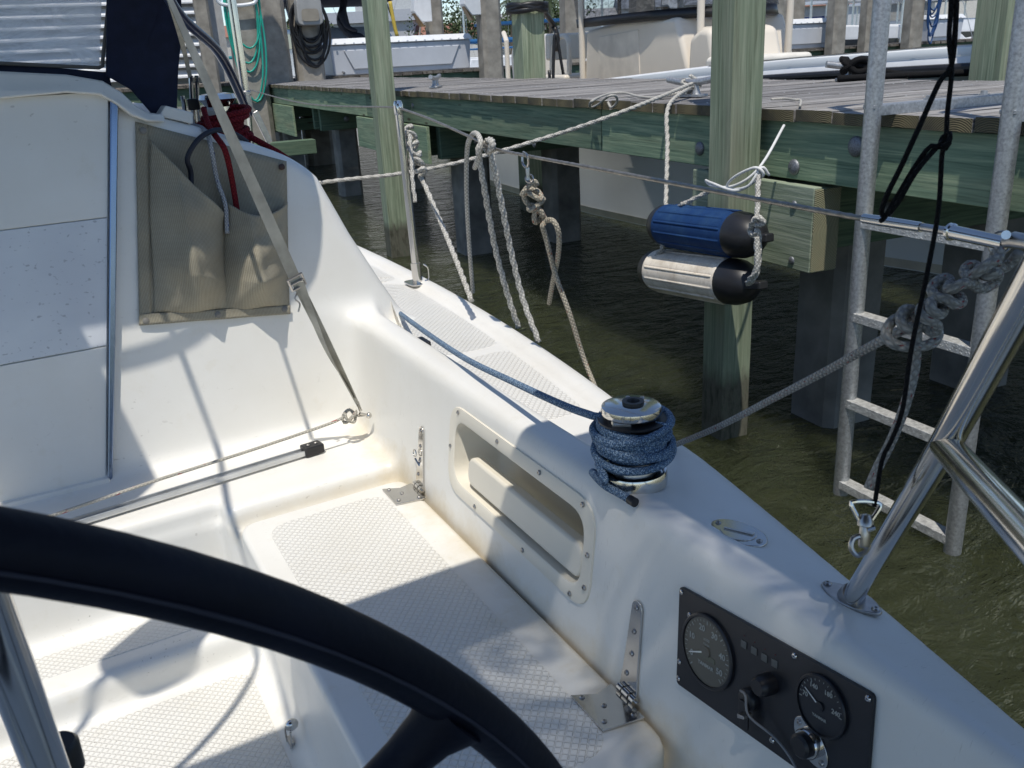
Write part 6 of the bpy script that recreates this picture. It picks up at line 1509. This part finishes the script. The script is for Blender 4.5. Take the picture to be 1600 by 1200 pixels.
farboat(665, 70, 8, 0, 13, 'sailboat in front of the glass office block', .7, .1)
gp = onq(818, 16.4)
MST = MB().cyl(DK(onq(814, 13), 13, -.5), DK(onq(814, 13), 13, 5), .055, n=12)
single(MST, 'galvanised_post', GALV, 'thin galvanised post left of the timber pile at the motorboat', 'post', loc=DK(onq(814, 13), 13, 0), smooth=True)
# ---- office building and trees on shore
r = ray(625, 20); r = r/(r @ FWD)*150; bc_ = EYE+r; bc_[2] = 0
OB = thing('office_building', 'pale office block with a grid of blue windows on the far shore', 'building', bc_)
bx = nrm(A3(RGT[0], RGT[1], 0)); by_ = np.cross((0, 0, 1), bx)
MB().box(bc_+A3(0, 0, 20)+by_*-6, (11, 12, 40), bx, -by_).build('wall', plain('office_wall', (.55, .56, .55), .6), OB) 
gls = plain('office_glass', (.05, .12, .22), .15)
face = bc_
wm_ = None
for i in range(9):
    for j in range(10):
        c = bc_+bx*(-4.9+i*1.22)+A3(0, 0, 2.6+j*1.5)+by_*.05
        if wm_ is None:
            o = MB().box(A3(0, 0, 0), (.95, .2, 1.15), bx, by_).build('window', gls, None); wm_ = o.data; bpy.data.objects.remove(o)
        o = bpy.data.objects.new('window', wm_); COL.objects.link(o); o.parent = OB; o.location = c-bc_
def leafmat(name, c):
    return plain(name, c, .6, 0, .5, 1.5)
lf = leafmat('leaves', (.055, .085, .025)); lp_ = leafmat('palm_leaves', (.05, .075, .03)); bark = plain('bark', (.14, .11, .08), .9)
def tree(u, dist, h, w, label, dens=2600):
    r = ray(u, 60); r = r/(r @ FWD)*dist; c = EYE+r; c[2] = 0
    t = thing('tree', label, 'tree', c, 0, 'trees on the far shore')
    mb = MB().tube(smooth_path([c, c+A3(.2, 0, h*.4), c+A3(0, 0, h*.7)], .5), np.linspace(.35, .12, len(smooth_path([c, c+A3(.2, 0, h*.4), c+A3(0, 0, h*.7)], .5))), 8)
    for k in range(5):
        a = k*1.3; mb.cyl(c+A3(0, 0, h*.42), c+A3(w*.35*math.cos(a), w*.35*math.sin(a), h*.75), .12, .04, 6)
    mb.build('trunk', bark, t, smooth=True)
    cr = MB(); cl = [(rng.normal(0, 1, 3)*[w*.25, w*.25, h*.12]+[0, 0, h*.72], rng.uniform(.5, 1)*w*.22) for _ in range(16)]
    for k in range(dens):
        cc_, rr_ = cl[rng.integers(len(cl))]; d = nrm(rng.normal(0, 1, 3)); p = c+cc_+d*rr_*rng.uniform(.5, 1.05); s = w*.017*rng.uniform(.6, 1.6)
        a_ = nrm(rng.normal(0, 1, 3)); b_ = nrm(np.cross(a_, rng.normal(0, 1, 3)))
        cr.add([p-a_*s, p+b_*s*.6, p+a_*s, p-b_*s*.6], [(0, 1, 2, 3)])
    cr.build('crown', lf, t)
def palm(u, dist, h, label):
    r = ray(u, 60); r = r/(r @ FWD)*dist; c = EYE+r; c[2] = 0
    t = thing('palm_tree', label, 'palm tree', c, 0, 'trees on the far shore')
    P = smooth_path([c, c+A3(.3, .1, h*.5), c+A3(.2, 0, h)], .5); MB().tube(P, np.linspace(.25, .15, len(P)), 8).build('trunk', bark, t, smooth=True)
    top = P[-1]
    for k in range(18):
        a = k*2.4; el = rng.uniform(-.3, 1.0); d = A3(math.cos(a), math.sin(a), el); sd = np.cross((0, 0, 1), d); sd = nrm(sd); mb = MB()
        Q = [top+d*L_*.9+A3(0, 0, -.28*L_**2) for L_ in np.linspace(0, 2.2, 8)]
        for i in range(7):
            for s_ in (-1, 1):
                for f in (0, .5):
                    q_ = Q[i]*(1-f)+Q[i+1]*f
                    mb.add([q_, q_+(Q[i+1]-Q[i])*.35, q_+sd*s_*.55*(1-i/9)+A3(0, 0, -.25)+(Q[i+1]-Q[i])*.5], [(0, 1, 2)])
        mb.tube(Q, .02, 4); mb.build('frond', lp_, t)
tree(724, 95, 7.0, 7.5, 'round olive-green tree between the piles above the dock box')
tree(858, 110, 8.5, 9, 'green tree behind the far boats near the timber pile'); tree(440, 100, 7, 9, 'green tree glimpsed between the left piles')
tree(792, 130, 8, 10, 'shore tree beyond the masts, right of the tall pile')
palm(858, 90, 6.5, 'palm beyond the timber pile'); palm(965, 85, 8.2, 'palm seen through the windshield, left one'); palm(1033, 88, 8.4, 'palm seen through the windshield, right one'); palm(798, 95, 6.8, 'small palm right of the concrete pile')
# shoreline
sh = MB(); P = []
r1 = ray(-400, 60); r2 = ray(2100, 60)
for k in range(41):
    u = -700+k*80; r = ray(u, 60); r = r/(r @ FWD)*(118+6*math.sin(k*1.7)); c = EYE+r; P.append(A3(c[0], c[1], 0))
nP = len(P); out = [p*1.0+nrm(A3(p[0], p[1], 0))*60 for p in P]
vs = [p+A3(0, 0, -.3) for p in P]+[p+nrm(A3(p[0], p[1], 0))*1.5+A3(0, 0, 1.0) for p in P]+[p+A3(0, 0, 1.2) for p in out]
shore = MB().add(vs, [(j*nP+i, j*nP+i+1, (j+1)*nP+i+1, (j+1)*nP+i) for j in (0, 1) for i in range(nP-1)]).build('shore', plain('shore_ground', (.16, .15, .10), .9, 0, .4, .2)); shore['kind'] = 'structure'
# low buildings and bushes along the shore
GS = 'low shore buildings'
for i, (u, w, h, c) in enumerate(((340, 22, 5, (.55, .52, .48)), (470, 16, 4.0, (.62, .60, .57)), (560, 18, 6, (.4, .42, .44)), (700, 14, 3.6, (.62, .62, .62)), (880, 26, 4.6, (.58, .55, .50)), (1120, 30, 6, (.6, .6, .6)), (1300, 26, 5, (.5, .52, .55)), (1480, 30, 6.5, (.62, .6, .55)), (1640, 24, 5, (.45, .47, .5)))):
    r = ray(u, 60); r = r/(r @ FWD)*138; c0 = EYE+r; c0[2] = 1
    t = thing('shore_building', ['pale', 'white', 'grey', 'light', 'cream', 'wide white', 'blue-grey', 'large cream', 'dark grey'][i]+' low building on the far shore, number of windows under its eaves'.replace('number of', 'row of'), 'building', c0, 0, GS)
    MB().box(c0+A3(0, 0, h/2), (w, 8, h), bx, by_).build('wall', plain('shore_wall%d' % i, c, .8), t)
    MB().prism([c0-bx*(w/2+.5)+by_*a+A3(0, 0, z) for a, z in ((4.6, h), (0, h+1.8), (-4.6, h))], bx*(w+1)).build('roof', plain('shore_roof%d' % (i % 3), [(.3, .14, .1), (.35, .35, .36), (.2, .22, .25)][i % 3], .8), t)
    for k in range(int(w/2.5)): MB().box(c0+bx*(-w/2+1.5+k*2.5)-by_*-4.0+A3(0, 0, h*.55), (1.1, .1, 1.2), bx, by_).build('window', gls, t)
